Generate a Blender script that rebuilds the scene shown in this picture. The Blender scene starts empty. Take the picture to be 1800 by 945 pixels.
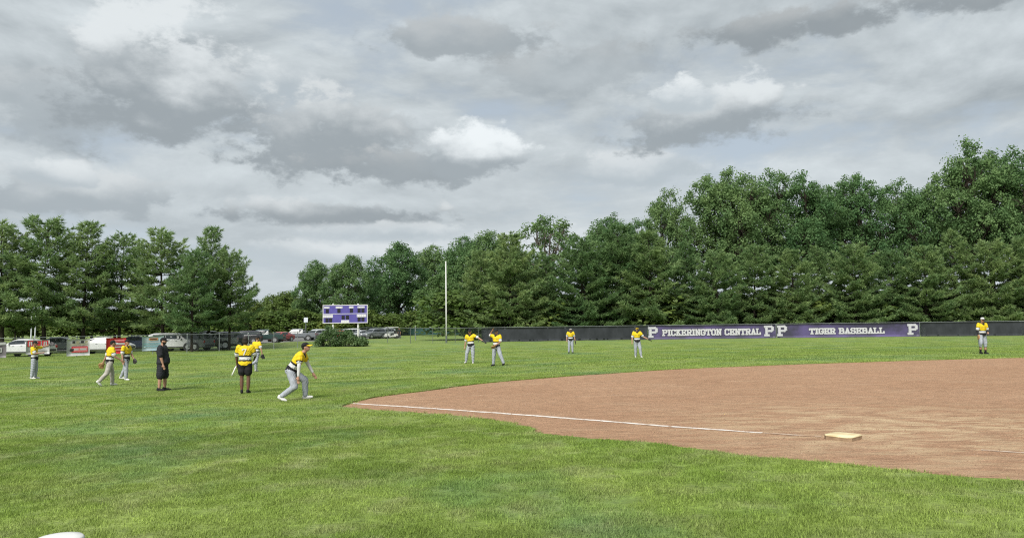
import bpy, bmesh, math, random
import numpy as np
from mathutils import Vector, Matrix
from mathutils.geometry import delaunay_2d_cdt

# ------------------------------------------------------------------ camera, sky, sun, exposure
S = bpy.context.scene
COL = S.collection
F, CX, CY = 880.0, 600.0, 296.5            # focal length and optical centre, in photograph pixels (1200 wide)
CAM = np.array([0.0, 0.0, 1.68])
PITCH, ROLL = math.atan((348.5 - CY) / F), -0.0125
def _rx(a): c, s = math.cos(a), math.sin(a); return np.array([[1, 0, 0], [0, c, -s], [0, s, c]])
def _rz(a): c, s = math.cos(a), math.sin(a); return np.array([[c, -s, 0], [s, c, 0], [0, 0, 1]])
R = _rx(math.pi / 2 + PITCH) @ _rz(ROLL)

cam_data = bpy.data.cameras.new('camera'); cam = bpy.data.objects.new('camera', cam_data); COL.objects.link(cam)
cam.matrix_world = Matrix.Translation(CAM) @ Matrix(R.tolist()).to_4x4()
cam_data.sensor_width = 36; cam_data.sensor_fit = 'HORIZONTAL'
WIDE = False
if WIDE:
    cam_data.lens = F / 1800 * 36; cam_data.shift_x = (900 - CX) / 1800; cam_data.shift_y = -(472.5 - CY) / 1800
else:
    cam_data.lens = F / 1200 * 36
    cam_data.shift_y = (CY - (599 - 600 * 537 / 1024)) / 1200      # lower frame edge just under that of the photograph
cam_data.clip_start = 0.1; cam_data.clip_end = 6000
S.camera = cam

SUN_EL, SUN_AZ = 45.0, 203.0               # compass azimuth from +Y clockwise: behind the camera, to the left
w = bpy.data.worlds.new('World'); S.world = w; w.use_nodes = True
def build_sky():
    nt = w.node_tree; N = nt.nodes; L = nt.links; N.clear()
    out = N.new('ShaderNodeOutputWorld'); bg = N.new('ShaderNodeBackground'); L.new(bg.outputs[0], out.inputs[0])
    sky = N.new('ShaderNodeTexSky'); sky.sky_type = 'NISHITA'; sky.sun_disc = False
    sky.sun_elevation = math.radians(SUN_EL); sky.sun_rotation = math.radians(SUN_AZ)
    bg.inputs[1].default_value = 0.056; SK = 0.55
    tc = N.new('ShaderNodeTexCoord')
    sep = N.new('ShaderNodeSeparateXYZ'); L.new(tc.outputs['Generated'], sep.inputs[0])
    def M(op, a, b=None, c=None, clamp=False):
        n = N.new('ShaderNodeMath'); n.operation = op; n.use_clamp = clamp
        for i, v in enumerate((a, b, c)):
            if v is None: continue
            if isinstance(v, (int, float)): n.inputs[i].default_value = v
            else: L.new(v, n.inputs[i])
        return n.outputs[0]
    def SSTEP(x, a, b):
        n = N.new('ShaderNodeMapRange'); n.interpolation_type = 'SMOOTHSTEP'
        L.new(x, n.inputs[0]); n.inputs[1].default_value = a; n.inputs[2].default_value = b
        return n.outputs[0]
    def MIX(f, a, b):
        n = N.new('ShaderNodeMix'); n.data_type = 'RGBA'
        if isinstance(f, (int, float)): n.inputs[0].default_value = f
        else: L.new(f, n.inputs[0])
        for i, v in ((6, a), (7, b)):
            if isinstance(v, tuple): n.inputs[i].default_value = (*v, 1)
            else: L.new(v, n.inputs[i])
        return n.outputs[2]
    X, Y, Z = sep.outputs
    az = M('ARCTAN2', X, Y); el = M('ARCSINE', Z)
    def noise(vec, scale, detail, rough, dist=0.0):
        n = N.new('ShaderNodeTexNoise'); L.new(vec, n.inputs['Vector'])
        n.inputs['Scale'].default_value = scale; n.inputs['Detail'].default_value = detail
        n.inputs['Roughness'].default_value = rough; n.inputs['Distortion'].default_value = dist
        return n.outputs[0]
    def deckvec(dz):                                     # cloud deck: flatter towards the horizon
        q = N.new('ShaderNodeCombineXYZ'); L.new(X, q.inputs[0]); L.new(Y, q.inputs[1])
        L.new(M('MULTIPLY', M('POWER', M('MAXIMUM', M('ADD', Z, dz), 0.0), 0.72), 2.3), q.inputs[2]); return q.outputs[0]
    d0 = noise(deckvec(0.0), 3.6, 10, 0.58, 0.25); d1 = noise(deckvec(0.024), 3.6, 10, 0.58, 0.25)
    relief = M('SUBTRACT', d0, d1)                       # tops of the puffs catch light, bases stay grey
    tone = M('MULTIPLY_ADD', relief, 2.6, 0.54, clamp=True)
    def K(*c): return tuple(v * SK for v in c)
    deck = MIX(tone, K(2.75, 3.12, 3.36), K(5.5, 6.0, 6.25))
    thin = SSTEP(d0, 0.32, 0.5)
    clear = MIX(0.90, sky.outputs[0], K(3.7, 4.2, 4.65))
    col = MIX(thin, clear, deck)
    # veil brightening towards the horizon
    hz = SSTEP(el, 0.30, 0.0)
    col = MIX(M('MULTIPLY', hz, 0.42), col, K(5.35, 5.9, 6.2))
    # single cumulus puffs
    sc = N.new('ShaderNodeVectorMath'); sc.operation = 'MULTIPLY'; L.new(tc.outputs['Generated'], sc.inputs[0]); sc.inputs[1].default_value = (1, 1, 1.7)
    n1 = noise(sc.outputs[0], 6.5, 10, 0.60); n2 = noise(sc.outputs[0], 19, 8, 0.62)
    wob = M('MULTIPLY_ADD', M('SUBTRACT', n2, 0.5), 0.8, M('SUBTRACT', n1, 0.5))
    wobl = M('MULTIPLY_ADD', M('SUBTRACT', n2, 0.5), 0.42, M('SUBTRACT', noise(sc.outputs[0], 6.5, 3, 0.5), 0.5))
    puffs = [  # px, py, half width, half height, lit colour, base colour, strength
        (1010, -8, 270, 26, 3.6, 2.5, .85), (545, 8, 130, 30, 4.2, 3.0, .8), (690, 48, 120, 40, 3.6, 3.2, .45),
        (90, 195, 190, 36, 5.6, 3.5, .85), (760, 168, 130, 26, 5.9, 4.3, .8), (395, 218, 150, 22, 5.6, 2.9, .9),
        (80, 90, 160, 66, 5.2, 3.5, .7), (200, 76, 170, 92, 6.3, 3.0, .95), (330, 60, 60, 44, 6.2, 4.2, .8), (398, 132, 125, 70, 5.6, 3.05, .95),
        (470, 165, 120, 36, 4.2, 2.95, .9), (548, 152, 74, 44, 7.2, 3.3, .95), (845, 110, 140, 50, 6.3, 3.05, .95), (805, 84, 48, 26, 6.6, 4.4, .85), (55, 166, 60, 20, 6.4, 4.2, .8), (640, 262, 260, 26, 6.2, 5.0, .6), (250, 262, 300, 24, 6.0, 4.6, .6), (450, 240, 120, 16, 6.2, 4.4, .7)]
    for px, py, hw, hh, lit, base, st in puffs:
        a0 = math.atan((px - CX) / F); e0 = math.atan((348.5 - py) / F * math.cos(a0))
        sa = hw / F * math.cos(a0) ** 2; se = hh / F
        u = M('MULTIPLY_ADD', az, 1 / sa, -a0 / sa); v = M('MULTIPLY_ADD', el, 1 / se, -e0 / se)
        vb = M('MULTIPLY', M('MINIMUM', v, 0.0), 1.35); vt = M('MAXIMUM', v, 0.0); v2 = M('ADD', vb, vt)
        r = M('SQRT', M('ADD', M('MULTIPLY', u, u), M('MULTIPLY', v2, v2)))
        m = SSTEP(M('ADD', M('SUBTRACT', 1.0, r), M('MULTIPLY', wob, 2.5)), 0.0, 0.45)
        t = SSTEP(M('ADD', v, M('MULTIPLY', wobl, 2.9)), -0.2, 0.9)
        cc = MIX(t, K(base * .91, base * 1.03, base * 1.11), K(lit * .99, lit * 1.05, lit * 1.075))
        col = MIX(M('MULTIPLY', m, st), col, cc)
    low = SSTEP(Z, -0.02, 0.0)
    col = MIX(low, K(1.2, 1.3, 1.0), col)
    L.new(col, bg.inputs[0])
build_sky()

sd = bpy.data.lights.new('sun', 'SUN'); sun = bpy.data.objects.new('sun', sd); COL.objects.link(sun)
sd.energy = 1.5; sd.angle = math.radians(34); sd.color = (1.0, 0.965, 0.9)
_a, _e = math.radians(SUN_AZ), math.radians(SUN_EL)
sdir = Vector((math.sin(_a) * math.cos(_e), math.cos(_a) * math.cos(_e), math.sin(_e)))
sun.rotation_euler = sdir.to_track_quat('Z', 'Y').to_euler(); sun.location = (0, 0, 60)
S.view_settings.view_transform = 'Standard'; S.view_settings.look = 'None'
S.view_settings.exposure = 2.0; S.view_settings.gamma = 1
S.view_settings.use_curve_mapping = False
S.render.engine = 'CYCLES'; S.cycles.max_bounces = 8; S.cycles.diffuse_bounces = 6; S.cycles.use_denoising = False; S.cycles.pixel_filter_type = 'BLACKMAN_HARRIS'; S.cycles.filter_width = 1.15; S.cycles.glossy_bounces = 2; S.cycles.transmission_bounces = 3; S.cycles.transparent_max_bounces = 12

# ------------------------------------------------------------------ helpers
rnd = random.Random(7)
def ss(t): t = np.clip(t, 0, 1); return t * t * (3 - 2 * t)
MX, MY = 24.0, 14.0
def G(x, y):
    x = np.asarray(x, float); y = np.asarray(y, float)
    r = np.hypot(x - MX, y - MY)
    g = -0.45 * ss((r - 19) / 23) - 0.0025 * np.clip(r - 42, 0, 45)
    g = g + 0.55 * np.exp(-(((x + 23) / 9) ** 2 + ((y - 86) / 5) ** 2))      # grass bank by the scoreboard
    return g
def gz(x, y): return float(G(x, y))
def ray(px, py): return R @ np.array([(px - CX) / F, -(py - CY) / F, -1.0])
def unp(px, py, dz=0.0):
    d = ray(px, py); ts = np.linspace(1, 500, 20000)
    p = CAM[None] + d[None] * ts[:, None]
    i = int(np.argmax(p[:, 2] <= G(p[:, 0], p[:, 1]) + dz))
    q = p[i]; return np.array([q[0], q[1], gz(q[0], q[1])])
def col_at(px, depth, py=352.0):
    d = ray(px, py); t = depth / d[1]; x = d[0] * t
    return np.array([x, depth, gz(x, depth)])

def tag(o, label=None, cat=None, group=None, kind=None):
    if label: o['label'] = label
    if cat: o['category'] = cat
    if group: o['group'] = group
    if kind: o['kind'] = kind
    return o
def empty(name, loc=(0, 0, 0), rz=0.0):
    o = bpy.data.objects.new(name, None); COL.objects.link(o); o.empty_display_size = 0.2
    o.location = tuple(loc); o.rotation_euler = (0, 0, rz); return o
def link(name, me, parent=None, mats=()):
    for m in mats: me.materials.append(m)
    o = bpy.data.objects.new(name, me); COL.objects.link(o)
    if parent is not None: o.parent = parent
    return o
def pymesh(name, V, Fc, parent=None, mat=None, smooth=False):
    me = bpy.data.meshes.new(name); me.from_pydata([tuple(map(float, v)) for v in V], [], [tuple(map(int, f)) for f in Fc])
    if smooth: me.polygons.foreach_set('use_smooth', [True] * len(me.polygons))
    me.update()
    return link(name, me, parent, (mat,) if mat else ())
def trimesh(name, V, k, parent=None, mat=None):
    """V: (n*k,3) array, consecutive k-gons that share nothing"""
    me = bpy.data.meshes.new(name); n = len(V); me.vertices.add(n); me.vertices.foreach_set('co', np.asarray(V, np.float32).ravel())
    me.loops.add(n); me.loops.foreach_set('vertex_index', np.arange(n, dtype=np.int32))
    me.polygons.add(n // k); me.polygons.foreach_set('loop_start', np.arange(0, n, k, dtype=np.int32))
    me.update(calc_edges=True); me.validate()
    return me
class MB:
    def __init__(s): s.v = []; s.f = []
    def quad(s, a, b, c, d): n = len(s.v); s.v += [a, b, c, d]; s.f.append((n, n + 1, n + 2, n + 3)); return s
    def poly(s, pts): n = len(s.v); s.v += list(pts); s.f.append(tuple(range(n, n + len(pts)))); return s
    def box(s, c, d, rz=0.0):
        n = len(s.v); cs, sn = math.cos(rz), math.sin(rz)
        for dz in (-.5, .5):
            for dx, dy in ((-.5, -.5), (.5, -.5), (.5, .5), (-.5, .5)):
                x, y = dx * d[0], dy * d[1]
                s.v.append((c[0] + x * cs - y * sn, c[1] + x * sn + y * cs, c[2] + dz * d[2]))
        for f in ((0, 3, 2, 1), (4, 5, 6, 7), (0, 1, 5, 4), (1, 2, 6, 5), (2, 3, 7, 6), (3, 0, 4, 7)): s.f.append(tuple(n + i for i in f))
        return s
    def tube(s, pts, rad, k=8, cap=True):
        pts = [np.array(p, float) for p in pts]; n0 = len(s.v)
        if not hasattr(rad, '__len__'): rad = [rad] * len(pts)
        for i, p in enumerate(pts):
            t = pts[min(i + 1, len(pts) - 1)] - pts[max(i - 1, 0)]; t = t / (np.linalg.norm(t) + 1e-9)
            a = np.cross(t, [0, 0, 1.0]); 
            if np.linalg.norm(a) < .05: a = np.cross(t, [0, 1.0, 0])
            a /= np.linalg.norm(a); b = np.cross(a, t)
            for j in range(k):
                q = 2 * math.pi * j / k; s.v.append(tuple(p + rad[i] * (math.cos(q) * a + math.sin(q) * b)))
        for i in range(len(pts) - 1):
            for j in range(k):
                j2 = (j + 1) % k
                s.f.append((n0 + i * k + j, n0 + i * k + j2, n0 + (i + 1) * k + j2, n0 + (i + 1) * k + j))
        if cap:
            s.f.append(tuple(n0 + j for j in reversed(range(k)))); e = n0 + (len(pts) - 1) * k; s.f.append(tuple(e + j for j in range(k)))
        return s
    def loft(s, rings, cap=True):
        n0 = len(s.v); k = len(rings[0])
        for r in rings: s.v += [tuple(p) for p in r]
        for i in range(len(rings) - 1):
            for j in range(k):
                j2 = (j + 1) % k
                s.f.append((n0 + i * k + j, n0 + i * k + j2, n0 + (i + 1) * k + j2, n0 + (i + 1) * k + j))
        if cap:
            s.f.append(tuple(n0 + j for j in reversed(range(k)))); e = n0 + (len(rings) - 1) * k; s.f.append(tuple(e + j for j in range(k)))
        return s
    def ball(s, c, r, k=10, m=7, rot=None):
        r = np.array(r if hasattr(r, '__len__') else (r, r, r), float); n0 = len(s.v); c = np.array(c, float)
        def P(th, ph):
            v = np.array([math.sin(th) * math.cos(ph), math.sin(th) * math.sin(ph), math.cos(th)]) * r
            if rot is not None: v = rot @ v
            return tuple(c + v)
        s.v.append(P(0, 0))
        for i in range(1, m):
            for j in range(k): s.v.append(P(math.pi * i / m, 2 * math.pi * j / k))
        s.v.append(P(math.pi, 0)); last = len(s.v) - 1
        for j in range(k):
            j2 = (j + 1) % k; s.f.append((n0, n0 + 1 + j, n0 + 1 + j2))
            for i in range(m - 2):
                a = n0 + 1 + i * k; s.f.append((a + j, a + k + j, a + k + j2, a + j2))
            a = n0 + 1 + (m - 2) * k; s.f.append((a + j, last, a + j2))
        return s
    def build(s, name, mat=None, parent=None, smooth=False): return pymesh(name, s.v, s.f, parent, mat, smooth)

# ------------------------------------------------------------------ materials
def mat(name, base, base2=None, scale=3.0, detail=5.0, rough=0.8, bump=0.0, bscale=None, spec=0.3, metal=0.0,
        lo=0.35, hi=0.65, transl=0.0, objrand=0.0, stretch=None, coord='Object', fine=None):
    m = bpy.data.materials.new(name); m.use_nodes = True; nt = m.node_tree; N = nt.nodes; L = nt.links
    b = N['Principled BSDF']; b.inputs['Roughness'].default_value = rough; b.inputs['Metallic'].default_value = metal
    b.inputs['Specular IOR Level'].default_value = spec
    tc = N.new('ShaderNodeTexCoord'); vec = tc.outputs[coord]
    if stretch:
        mp = N.new('ShaderNodeMapping'); mp.inputs['Scale'].default_value = stretch; L.new(vec, mp.inputs[0]); vec = mp.outputs[0]
    def noise(s, d=detail):
        n = N.new('ShaderNodeTexNoise'); n.inputs['Scale'].default_value = s; n.inputs['Detail'].default_value = d
        n.inputs['Roughness'].default_value = 0.6; L.new(vec, n.inputs['Vector']); return n.outputs[0]
    def mix(f, a, c, blend='MIX'):
        n = N.new('ShaderNodeMix'); n.data_type = 'RGBA'; n.blend_type = blend
        if isinstance(f, float): n.inputs[0].default_value = f
        else: L.new(f, n.inputs[0])
        for i, v in ((6, a), (7, c)):
            if isinstance(v, tuple): n.inputs[i].default_value = (*v, 1)
            else: L.new(v, n.inputs[i])
        return n.outputs[2]
    def rng(x, a, c, o0=0.0, o1=1.0):
        n = N.new('ShaderNodeMapRange'); L.new(x, n.inputs[0]); n.inputs[1].default_value = a; n.inputs[2].default_value = c
        n.inputs[3].default_value = o0; n.inputs[4].default_value = o1; return n.outputs[0]
    colr = base
    if base2 is not None: colr = mix(rng(noise(scale), lo, hi), base, base2)
    if fine:                                            # (scale, strength): grain on top
        g = rng(noise(fine[0], 3), 0.3, 0.7, 1 - fine[1], 1 + fine[1])
        n = N.new('ShaderNodeCombineColor'); [L.new(g, n.inputs[i]) for i in range(3)]
        colr = mix(1.0, colr, n.outputs[0], 'MULTIPLY')
    if objrand:
        oi = N.new('ShaderNodeObjectInfo'); h = N.new('ShaderNodeHueSaturation')
        L.new(rng(oi.outputs['Random'], 0, 1, 0.5 - objrand * .12, 0.5 + objrand * .12), h.inputs['Hue'])
        L.new(rng(oi.outputs['Random'], 0, 1, 1 + objrand, 1 - objrand), h.inputs['Value'])
        L.new(colr, h.inputs['Color']) if not isinstance(colr, tuple) else None
        colr = h.outputs[0]
    if isinstance(colr, tuple): b.inputs['Base Color'].default_value = (*colr, 1)
    else: L.new(colr, b.inputs['Base Color'])
    if bump:
        bp = N.new('ShaderNodeBump'); bp.inputs['Strength'].default_value = bump; bp.inputs['Distance'].default_value = 0.05
        L.new(noise(bscale or scale * 4), bp.inputs['Height']); L.new(bp.outputs[0], b.inputs['Normal'])
    if transl:
        out = N['Material Output']; t = N.new('ShaderNodeBsdfTranslucent'); ms = N.new('ShaderNodeMixShader'); ms.inputs[0].default_value = transl
        if isinstance(colr, tuple): t.inputs[0].default_value = (*colr, 1)
        else: L.new(colr, t.inputs[0])
        L.new(b.outputs[0], ms.inputs[1]); L.new(t.outputs[0], ms.inputs[2]); L.new(ms.outputs[0], out.inputs[0])
    return m

def lawn_material(name, blade=False):
    m = bpy.data.materials.new(name); m.use_nodes = True; nt = m.node_tree; N = nt.nodes; L = nt.links
    b = N['Principled BSDF']; b.inputs['Roughness'].default_value = 0.75; b.inputs['Specular IOR Level'].default_value = 0.25
    if blade:
        at = N.new('ShaderNodeAttribute'); at.attribute_name = 'root'; at.attribute_type = 'INSTANCER'; P = at.outputs['Vector']
    else:
        tc = N.new('ShaderNodeTexCoord'); P = tc.outputs['Object']
    def noise(s, d, st=None):
        v = P
        if st: mp = N.new('ShaderNodeMapping'); mp.inputs['Scale'].default_value = st; L.new(P, mp.inputs[0]); v = mp.outputs[0]
        n = N.new('ShaderNodeTexNoise'); n.inputs['Scale'].default_value = s; n.inputs['Detail'].default_value = d; n.inputs['Roughness'].default_value = .62
        L.new(v, n.inputs['Vector']); return n.outputs[0]
    def rng(x, a, c, o0=0.0, o1=1.0):
        n = N.new('ShaderNodeMapRange'); L.new(x, n.inputs[0]); n.inputs[1].default_value = a; n.inputs[2].default_value = c
        n.inputs[3].default_value = o0; n.inputs[4].default_value = o1; return n.outputs[0]
    def mix(f, a, c, blend='MIX'):
        n = N.new('ShaderNodeMix'); n.data_type = 'RGBA'; n.blend_type = blend
        if isinstance(f, float): n.inputs[0].default_value = f
        else: L.new(f, n.inputs[0])
        for i, v in ((6, a), (7, c)):
            if isinstance(v, tuple): n.inputs[i].default_value = (*v, 1)
            else: L.new(v, n.inputs[i])
        return n.outputs[2]
    A = (.122, .186, .030); B = (.175, .232, .052); C = (.104, .178, .064); D = (.230, .256, .110)
    if blade: A, B, C, D = [tuple(min(.3, v * 1.22) for v in q) for q in (A, B, C, D)]
    c = mix(rng(noise(.35, 4), .38, .62), A, B)
    c = mix(rng(noise(.22, 4, (1, 1, 1)), .5, .68), c, C)
    c = mix(rng(noise(1.3, 7), .50, .74, 0, .85), c, D)
    st = rng(noise(1.0, 4, (.12, .9, 1)), .3, .7, .86, 1.14)          # mower streaks
    cc = N.new('ShaderNodeCombineColor'); [L.new(st, cc.inputs[i]) for i in range(3)]
    c = mix(1.0, c, cc.outputs[0], 'MULTIPLY')
    g = rng(noise(8, 7), .28, .72, .68, 1.32)
    cc = N.new('ShaderNodeCombineColor'); [L.new(g, cc.inputs[i]) for i in range(3)]
    c = mix(1.0, c, cc.outputs[0], 'MULTIPLY')
    if blade:
        rn = N.new('ShaderNodeAttribute'); rn.attribute_name = 'blade'; rn.attribute_type = 'GEOMETRY'
        g = rng(rn.outputs['Fac'], 0, 1, .62, 1.5)
        cc = N.new('ShaderNodeCombineColor'); [L.new(g, cc.inputs[i]) for i in range(3)]
        c = mix(1.0, c, cc.outputs[0], 'MULTIPLY')
        t = N.new('ShaderNodeBsdfTranslucent'); ms = N.new('ShaderNodeMixShader'); ms.inputs[0].default_value = .3
        L.new(c, t.inputs[0]); L.new(b.outputs[0], ms.inputs[1]); L.new(t.outputs[0], ms.inputs[2]); L.new(ms.outputs[0], N['Material Output'].inputs[0])
    else:
        bp = N.new('ShaderNodeBump'); bp.inputs['Strength'].default_value = .9; bp.inputs['Distance'].default_value = .06
        L.new(noise(14, 6, (.6, 1, 1)), bp.inputs['Height']); L.new(bp.outputs[0], b.inputs['Normal'])
    L.new(c, b.inputs['Base Color'])
    return m
M_LAWN = lawn_material('lawn'); M_BLADE = lawn_material('grass_blade', True)
def dirt_material():
    m = bpy.data.materials.new('infield_dirt'); m.use_nodes = True; N = m.node_tree.nodes; L = m.node_tree.links
    b = N['Principled BSDF']; b.inputs['Roughness'].default_value = .95; b.inputs['Specular IOR Level'].default_value = .12
    tc = N.new('ShaderNodeTexCoord')
    def noise(s, d, rot=0.0, st=(1, 1, 1), ro=.6):
        mp = N.new('ShaderNodeMapping'); mp.inputs['Rotation'].default_value = (0, 0, rot); mp.inputs['Scale'].default_value = st; L.new(tc.outputs['Object'], mp.inputs[0])
        n = N.new('ShaderNodeTexNoise'); n.inputs['Scale'].default_value = s; n.inputs['Detail'].default_value = d; n.inputs['Roughness'].default_value = ro; L.new(mp.outputs[0], n.inputs['Vector']); return n.outputs[0]
    def rng(x, a, c, o0=0.0, o1=1.0):
        n = N.new('ShaderNodeMapRange'); L.new(x, n.inputs[0]); n.inputs[1].default_value = a; n.inputs[2].default_value = c; n.inputs[3].default_value = o0; n.inputs[4].default_value = o1; return n.outputs[0]
    def mix(f, a, c, blend='MIX'):
        n = N.new('ShaderNodeMix'); n.data_type = 'RGBA'; n.blend_type = blend
        if isinstance(f, float): n.inputs[0].default_value = f
        else: L.new(f, n.inputs[0])
        for i, v in ((6, a), (7, c)):
            if isinstance(v, tuple): n.inputs[i].default_value = (*v, 1)
            else: L.new(v, n.inputs[i])
        return n.outputs[2]
    def mul(c, f):
        cc = N.new('ShaderNodeCombineColor'); [L.new(f, cc.inputs[i]) for i in range(3)]; return mix(1.0, c, cc.outputs[0], 'MULTIPLY')
    c = mix(rng(noise(.28, 6), .35, .65), (.312, .186, .114), (.345, .214, .134))         # damp and dry patches
    c = mix(rng(noise(2.2, 8, .67, (.25, 1, 1)), .52, .78, 0, .7), c, (.40, .282, .186))   # pale drag streaks
    c = mix(rng(noise(.9, 7, .2), .60, .82, 0, .45), c, (.215, .128, .08))
    c = mul(c, rng(noise(11, 8, .67, (.35, 1.2, 1), .7), .25, .75, .60, 1.40))            # rake lines
    c = mul(c, rng(noise(34, 5, 0, (1, 1, 1), .7), .25, .75, .60, 1.40))                  # crumbs
    # trodden paler ground round the base
    sp = N.new('ShaderNodeVectorMath'); sp.operation = 'DISTANCE'; L.new(tc.outputs['Object'], sp.inputs[0]); sp.inputs[1].default_value = (6.2, 11.8, 0)
    near = N.new('ShaderNodeMath'); near.operation = 'MULTIPLY'; L.new(rng(sp.outputs['Value'], 4.8, .5, 0, 1.25), near.inputs[0]); L.new(rng(noise(3.0, 8, .5, (.4, 1, 1), .65), .45, .60), near.inputs[1])
    c = mix(near.outputs[0], c, (.47, .35, .22))
    L.new(c, b.inputs['Base Color'])
    ad = N.new('ShaderNodeMath'); ad.operation = 'MULTIPLY_ADD'; L.new(noise(7, 6, .67, (.3, 1.3, 1), .65), ad.inputs[0]); ad.inputs[1].default_value = .6; L.new(noise(30, 5, 0, (1, 1, 1), .7), ad.inputs[2])
    bp = N.new('ShaderNodeBump'); bp.inputs['Strength'].default_value = 1.0; bp.inputs['Distance'].default_value = .035; L.new(ad.outputs[0], bp.inputs['Height']); L.new(bp.outputs[0], b.inputs['Normal'])
    return m
M_DIRT = dirt_material()
M_CLOD = mat('dirt_clod', (.19, .118, .074), (.34, .24, .155), 3, 4, .95, coord='Generated')
M_CHALK = mat('chalk', (.38, .29, .22), (.62, .58, .54), 6, 9, .9, .2, 60, .1, lo=.34, hi=.54)
M_CHALK_WORN = mat('chalk_worn', (.31, .20, .13), (.46, .38, .31), 6, 8, .9, .2, 60, .1, lo=.44, hi=.64)
M_SOIL = mat('soil', (.10, .075, .045), (.14, .10, .06), 2, 6, .95, .4)
M_ASPH = mat('asphalt', (.12, .12, .12), (.19, .185, .18), .8, 7, .9, .3, 20)
M_BASE = mat('base_canvas', (.44, .35, .19), (.64, .55, .35), 5, 6, .7, .15, 30)
M_BASE_SIDE = mat('base_side', (.20, .13, .08), (.30, .21, .13), 9, 6, .8)
M_BARK = mat('bark', (.026, .021, .017), (.05, .041, .033), 3, 6, .95, .8, 14, .1)
M_TWIG = mat('grey_bark', (.085, .075, .062), (.13, .115, .10), 3, 6, .95, .5, 12, .1)
M_PINE = mat('pine_needles', (.148, .248, .104), (.262, .360, .146), .55, 4, .6, 0, None, .22, transl=.42, objrand=.13)
M_LEAF = mat('oak_leaves', (.084, .166, .064), (.148, .240, .090), .40, 4, .6, 0, None, .18, transl=.45, objrand=.12)
M_LEAF_D = mat('maple_leaves', (.078, .150, .048), (.135, .222, .072), .5, 4, .5, 0, None, .35, transl=.42, objrand=.14)
M_LEAF_Y = mat('young_leaves', (.085, .135, .028), (.13, .185, .045), .5, 4, .55, 0, None, .3, transl=.4, objrand=.18)
M_BUSH = mat('bush_leaves', (.062, .122, .044), (.120, .190, .068), .9, 4, .5, 0, None, .35, transl=.4)
M_GALV = mat('galvanised', (.20, .23, .23), (.28, .30, .30), 4, 4, .5, 0, None, .5, .4)
M_POST_DK = mat('dark_post', (.075, .095, .085), (.11, .125, .11), 4, 4, .6)
M_WHITE_P = mat('white_paint', (.54, .54, .53), (.62, .62, .61), 4, 4, .45, spec=.4)
M_SCREEN = mat('wind_screen', (.014, .017, .020), (.028, .032, .037), .9, 5, .75, .5, 1.6, .3, stretch=(1, 1, .5))
M_GSCREEN = mat('green_screen', (.012, .046, .042), (.02, .065, .058), .5, 4, .75)
def chain_link():
    m = bpy.data.materials.new('chain_link'); m.use_nodes = True; N = m.node_tree.nodes; L = m.node_tree.links
    b = N['Principled BSDF']; b.inputs['Base Color'].default_value = (.10, .12, .115, 1); b.inputs['Roughness'].default_value = .55; b.inputs['Metallic'].default_value = .3
    uv = N.new('ShaderNodeUVMap'); sp = N.new('ShaderNodeSeparateXYZ'); L.new(uv.outputs[0], sp.inputs[0])
    def Mt(op, a, c=None):
        n = N.new('ShaderNodeMath'); n.operation = op
        for i, v in enumerate((a, c)):
            if v is None: continue
            if isinstance(v, float): n.inputs[i].default_value = v
            else: L.new(v, n.inputs[i])
        return n.outputs[0]
    def wire(op):
        f = Mt('FRACT', Mt('MULTIPLY', Mt(op, sp.outputs[0], sp.outputs[1]), 14.0)); return Mt('LESS_THAN', f, 0.05)
    a = Mt('MAXIMUM', wire('ADD'), wire('SUBTRACT'))
    t = N.new('ShaderNodeBsdfTransparent'); ms = N.new('ShaderNodeMixShader'); L.new(a, ms.inputs[0]); L.new(t.outputs[0], ms.inputs[1]); L.new(b.outputs[0], ms.inputs[2])
    L.new(ms.outputs[0], N['Material Output'].inputs[0]); return m
M_LINK = chain_link()
_pm = {}
def plain(name, c, rough=.6, metal=0.0, spec=.4, var=.12):
    if name not in _pm:
        _pm[name] = mat(name, tuple(x * (1 - var) for x in c), tuple(min(1, x * (1 + var)) for x in c), 5, 4, rough, 0, None, spec, metal)
    return _pm[name]

# ------------------------------------------------------------------ ground: lawn with the dirt infield let into it
top_px = [(402, 443.5), (412, 439.5), (425, 436.5), (440, 433.5), (470, 429.5), (500, 426), (530, 421.8), (560, 418), (600, 414.3), (640, 411), (680, 408), (720, 405.5), (760, 402.8), (800, 400.5),
          (850, 398.4), (900, 396.5), (950, 394.6), (1000, 393), (1050, 391.4), (1100, 390), (1150, 388.7), (1200, 387.5), (1300, 386), (1420, 386)]
bot_px = [(1320, 548), (1260, 541), (1200, 533), (1170, 530.5), (1140, 528.5), (1100, 525), (1060, 521), (1030, 517), (1000, 514), (960, 511), (930, 508.5), (900, 505), (875, 502.5), (850, 500), (825, 497),
          (800, 494), (780, 490), (760, 488), (730, 485.5), (700, 483), (680, 481.5), (660, 480), (640, 477), (627, 474.5), (629, 471.5), (618, 468.5), (600, 464.5), (580, 461.5), (560, 459), (540, 457),
          (520, 455), (500, 453), (480, 452), (460, 450.3), (440, 449), (420, 447.5), (405, 446.3), (397, 445.2)]
def resample(P, step):
    P = np.array(P); out = []
    for a, b in zip(P[:-1], P[1:]):
        n = max(1, int(np.linalg.norm(b - a) / step)); out += [a + (b - a) * i / n for i in range(n)]
    out.append(P[-1]); return np.array(out)
top_w = resample([unp(*p)[:2] for p in top_px], .25)
bot_w = resample([unp(*p)[:2] for p in bot_px], .12)
far_right = [np.array([36.0, 34.0]), np.array([52.0, 22.0]), np.array([50.0, 2.0]), np.array([34.0, -12.0]), np.array([26.0, -10.0])]
far_right = resample([top_w[-1] + (.3, 0)] + far_right + [bot_w[0] + (.2, -.1)], .8)[1:-1]
_rr = np.random.RandomState(3)
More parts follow.
